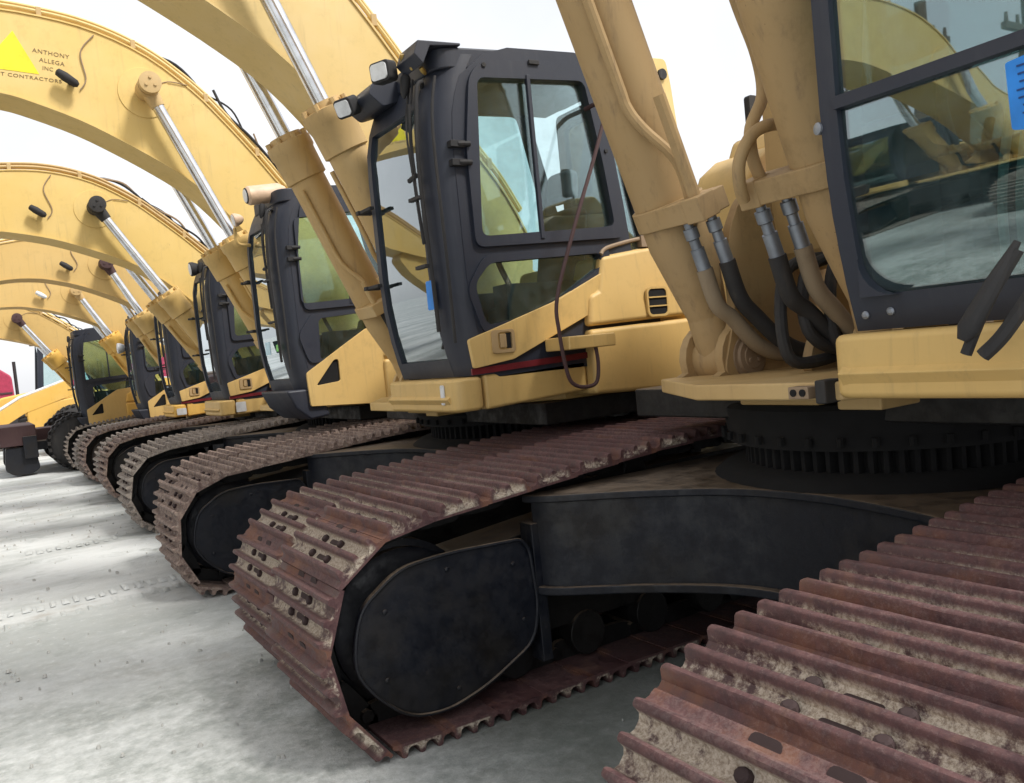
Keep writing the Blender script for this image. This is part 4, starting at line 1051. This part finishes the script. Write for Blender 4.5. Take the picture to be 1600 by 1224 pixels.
def make_backhoe():
    root = empty('backhoe_loader', (-.35, 31.5, 0)); tag(root, 'farther yellow loader with rounded bonnet and glass cab, between red machine and lift arms', 'loader')
    b = MB(); b.prism(rpoly([(.6, .7), (.5, 1.3), (.8, 1.62), (2.6, 1.85), (4.6, 1.8), (4.6, .8)], .15, 4), -.7, .7, 'y'); b.build('body', M['yellow_rich'], root, .06, 3)
    for x in (1.0, 3.9):
        for y in (-.95, .95): wheel(root, x, y, .62, .42)
    c = MB()
    for s in (-.72, .68): c.prism([(1.9, 1.75), (2.05, 3.25), (3.5, 3.25), (3.7, 1.75)], s, s+.04, 'y', [[(2.05, 1.85), (2.17, 3.12), (3.4, 3.12), (3.55, 1.85)]])
    for x0, x1 in ((1.9, 2.05), (3.7, 3.5)):
        for y in (-.7, .7): c.tube([(x0, y, 1.75), (x1, y, 3.25)], .04, 8, False)
    c.prism(rpoly([(1.85, -.8), (1.85, .8), (3.65, .8), (3.65, -.8)], .1, 3), 3.24, 3.38, 'z'); co = c.build('cab', M['black'], root, .01)
    g = MB(); g.prism([(2.0, 1.8), (2.12, 3.2), (3.4, 3.2), (3.6, 1.8)], -.70, -.695, 'y'); g.prism([(-.68, 1.8), (.68, 1.8), (.68, 3.2), (-.68, 3.2)], 2.02, 2.03, 'x'); g.build('window', M['glass'], co)
    a = MB(); a.prism(rpoly([(1.7, 1.5), (.2, 1.2), (-.9, .5), (-.8, .3), (.4, .85), (1.7, 1.2)], .06, 3), -.62, -.5, 'y'); a.prism(rpoly([(1.7, 1.5), (.2, 1.2), (-.9, .5), (-.8, .3), (.4, .85), (1.7, 1.2)], .06, 3), .5, .62, 'y'); a.build('lift_arm', M['yellow_rich'], root, .01)
    k = MB(); k.prism(rpoly([(-.8, .75), (-1.5, .5), (-1.6, .05), (-.8, .05)], .06, 3), -1.1, 1.1, 'y'); k.build('bucket', M['yellow'], root, .01)
make_backhoe()
def make_red():
    root = empty('red_machine', (-2.45, 37, 0)); tag(root, 'faded red machine with boxy engine cover at the far left end of the row', 'tractor')
    b = MB(); b.prism(rpoly([(0, .9), (0, 2.6), (.5, 2.85), (2.9, 2.85), (3.45, 2.4), (3.5, .9)], .12, 4), -.9, .9, 'y'); b.box(1.6, 2.7, -.5, .5, 2.8, 3.0); b.build('body', M['pink'], root, .06, 3)
    b = MB(); b.box(-.02, 3.42, -.93, .93, 1.75, 1.82); b.box(1.5, 2.8, -.93, -.90, 1.1, 1.6); b.build('grille', M['maroon'], root, .01)
    for x in (.7, 2.8):
        for y in (-1.0, 1.0): wheel(root, x, y, .6, .4, 'pink')
    b = MB(); b.cyl((3.6, 0, 1.0), (3.6, 0, 2.95), .06, n=12); b.build('exhaust', M['rubber'], root)
make_red()

# ------------------------------------------------------------------ pale boom standing behind the second cab
def make_rear_boom():
    root = empty('upright_boom', (8.02, 8.6, 0)); tag(root, 'pale yellow upright boom end seen against the sky behind the second cab', 'boom')
    m = MB(); m.prism(rpoly([(-.32, 5.2), (.10, 5.22), (.16, 4.9), (.25, 4.0), (.6, 2.4), (1.0, 0.0), (.1, 0.0), (-.1, 2.4), (-.25, 4.0)], .08, 4), -.22, .22, 'y'); o = m.build('arm', M['yellow_pale'], root, .01)
    m = MB(); m.cyl((.0, -.26, 5.0), (.0, .26, 5.0), .07, n=16); m.build('pin', M['rubber'], o)
make_rear_boom()

# ------------------------------------------------------------------ dust crumbs and track prints on the yard
def make_rubble():
    mb = MB(); random.seed(11)
    def rock(x, y, r):
        m = MB(); n = 6
        V = []; 
        for i in range(n):
            a = 2*math.pi*i/n; V.append((x+r*math.cos(a)*random.uniform(.7, 1.2), y+r*math.sin(a)*random.uniform(.6, 1.1), 0))
        for i in range(n):
            a = 2*math.pi*i/n; V.append((x+r*.6*math.cos(a)*random.uniform(.7, 1.2), y+r*.6*math.sin(a)*random.uniform(.6, 1.1), r*random.uniform(.25, .5)))
        V = [(a, b, c-.012) if k < n else (a, b, c) for k, (a, b, c) in enumerate(V)]
        mb.add(V, [(i, (i+1) % n, n+(i+1) % n, n+i) for i in range(n)] + [tuple(range(n, 2*n))])
    for _ in range(650):
        y = random.uniform(1.6, 18); x = random.uniform(-.6, 3.2) if random.random() < .85 else random.uniform(-5, 0)
        rock(x, y, random.choice((.004, .005, .006, .008, .010, .013)) * random.uniform(.7, 1.3))
    o = mb.build('rubble', M['stone'], ang=20); o['kind'] = 'stuff'
make_rubble()
def make_prints():
    mb = MB(); random.seed(4)
    for (x0, x1, y0, a) in ((-.6, 1.15, 6.75, .05), (-.2, 1.2, 7.25, .02), (.2, 1.1, 9.9, 0.)):
        x = x0
        while x < x1:
            w_ = .05*random.uniform(.6, 1.3); l_ = random.uniform(.10, .30); yy = y0 + a*(x-x0)*3 + random.uniform(-.03, .03)
            V = [(x, yy, -.006), (x+w_, yy+.01, -.006), (x+w_+.01, yy+l_, -.006), (x, yy+l_, -.006)]
            V += [(p[0]+(w_/2+x-p[0])*.6, p[1]+(yy+l_/2-p[1])*.35, .0035*random.uniform(.2, 1.8)) for p in V]
            mb.add(V, [(4, 5, 6, 7), (0, 1, 5, 4), (1, 2, 6, 5), (2, 3, 7, 6), (3, 0, 4, 7)])
            x += .09*random.uniform(.9, 1.1)
    o = mb.build('track_prints', M['dust_print'], ang=50); o['kind'] = 'stuff'
make_prints()

# ------------------------------------------------------------------ things across the yard that the windshields mirror
def pole(x, y, h, lab):
    r = empty('utility_pole', (x, y, 0)); tag(r, lab, 'pole', 'utility poles across the yard')
    m = MB(); m.cyl((0, 0, 0), (0, 0, h), .16, .11, 14); m.build('post', M['wood'], r)
    m = MB(); m.box(-.9, .9, -.05, .05, h-.7, h-.58); m.box(-.7, .7, -.05, .05, h-1.5, h-1.38)
    for dx in (-.8, -.4, .4, .8): m.cyl((dx, 0, h-.58), (dx, 0, h-.40), .04, .03, 8)
    m.build('crossarm', M['wood'], r)
for x, y, h, lab in ((-13, 8.2, 7.2, 'timber utility pole nearest the facing machines'), (-12.2, 9.8, 7.6, 'second timber utility pole, close beside the nearest one'), (-17, 15.5, 8.6, 'tallest timber utility pole, farthest across the yard')): pole(x, y, h, lab)
def tree(x, y, h, seed, lab):
    random.seed(seed); r = empty('tree', (x, y, 0)); tag(r, lab, 'tree', 'trees across the yard')
    m = MB(); m.tube([(0, 0, 0), (.1, 0, h*.3), (0, .1, h*.6)], .14, 8)
    for k in range(5):
        a = random.uniform(0, 6.3); m.tube([(0, 0, h*.35), (math.cos(a)*h*.15, math.sin(a)*h*.15, h*.55), (math.cos(a)*h*.25, math.sin(a)*h*.25, h*.75)], .05, 6)
    m.build('trunk', M['wood'], r)
    m = MB(); V = []; F = []
    cl = [(Vector((random.uniform(-1, 1), random.uniform(-1, 1), random.uniform(-.4, 1)))*h*.26+Vector((0, 0, h*.62)), random.uniform(.10, .2)*h) for _ in range(14)]
    for _ in range(3200):
        c, rr = random.choice(cl); p = c+Vector((random.gauss(0, .5), random.gauss(0, .5), random.gauss(0, .45)))*rr
        u = Vector((random.gauss(0, 1), random.gauss(0, 1), random.gauss(0, 1))).normalized(); v = u.orthogonal().normalized(); s = .09
        b = len(V); V += [p-u*s, p-v*s*.5, p+u*s, p+v*s*.5]; F.append((b, b+1, b+2, b+3))
    m.add(V, F); m.build('crown', M['leaf'], r)
TL_ = ('low round tree nearest the facing machines, mirrored in the windshield', 'taller tree behind the low round one across the yard', 'broad dark tree beside the utility poles', 'tallest tree, farthest across the yard')
for i, (x, y, h) in enumerate(((-13, 11, 3.4), (-15, 15.5, 4.2), (-14, 19, 3.4), (-18, 27, 5.0))): tree(x, y, h, 20+i, TL_[i])
def facing_machine(x, y, lab):
    root = empty('facing_excavator', (x, y, 0), math.pi); tag(root, lab, 'excavator')
    P = dict(dz=0, pin=(.5, 4.2), det=(0, 0), boom='yellow_pale', cyl='yellow', ml='shoe_grey', mr='shoe_grey', stick=False, rail=False, boom_lamp=False)
    gy = .82+SW/2
    make_track(root, -gy, -1, 0, 0, 'shoe_grey'); make_track(root, gy, 1, 0, 0, 'shoe_grey'); make_carbody(root, 1.07)
    make_upper(root, P); make_cab(root, P); make_boom(root, P)
    for s in (-1, 1): make_cylinder(root, P, s)
facing_machine(-4.6, 5.6, 'nearer excavator of the opposite row, mirrored in the nearest windshield')
facing_machine(-5.4, 9.3, 'farther excavator of the opposite row, mirrored behind the nearer one')
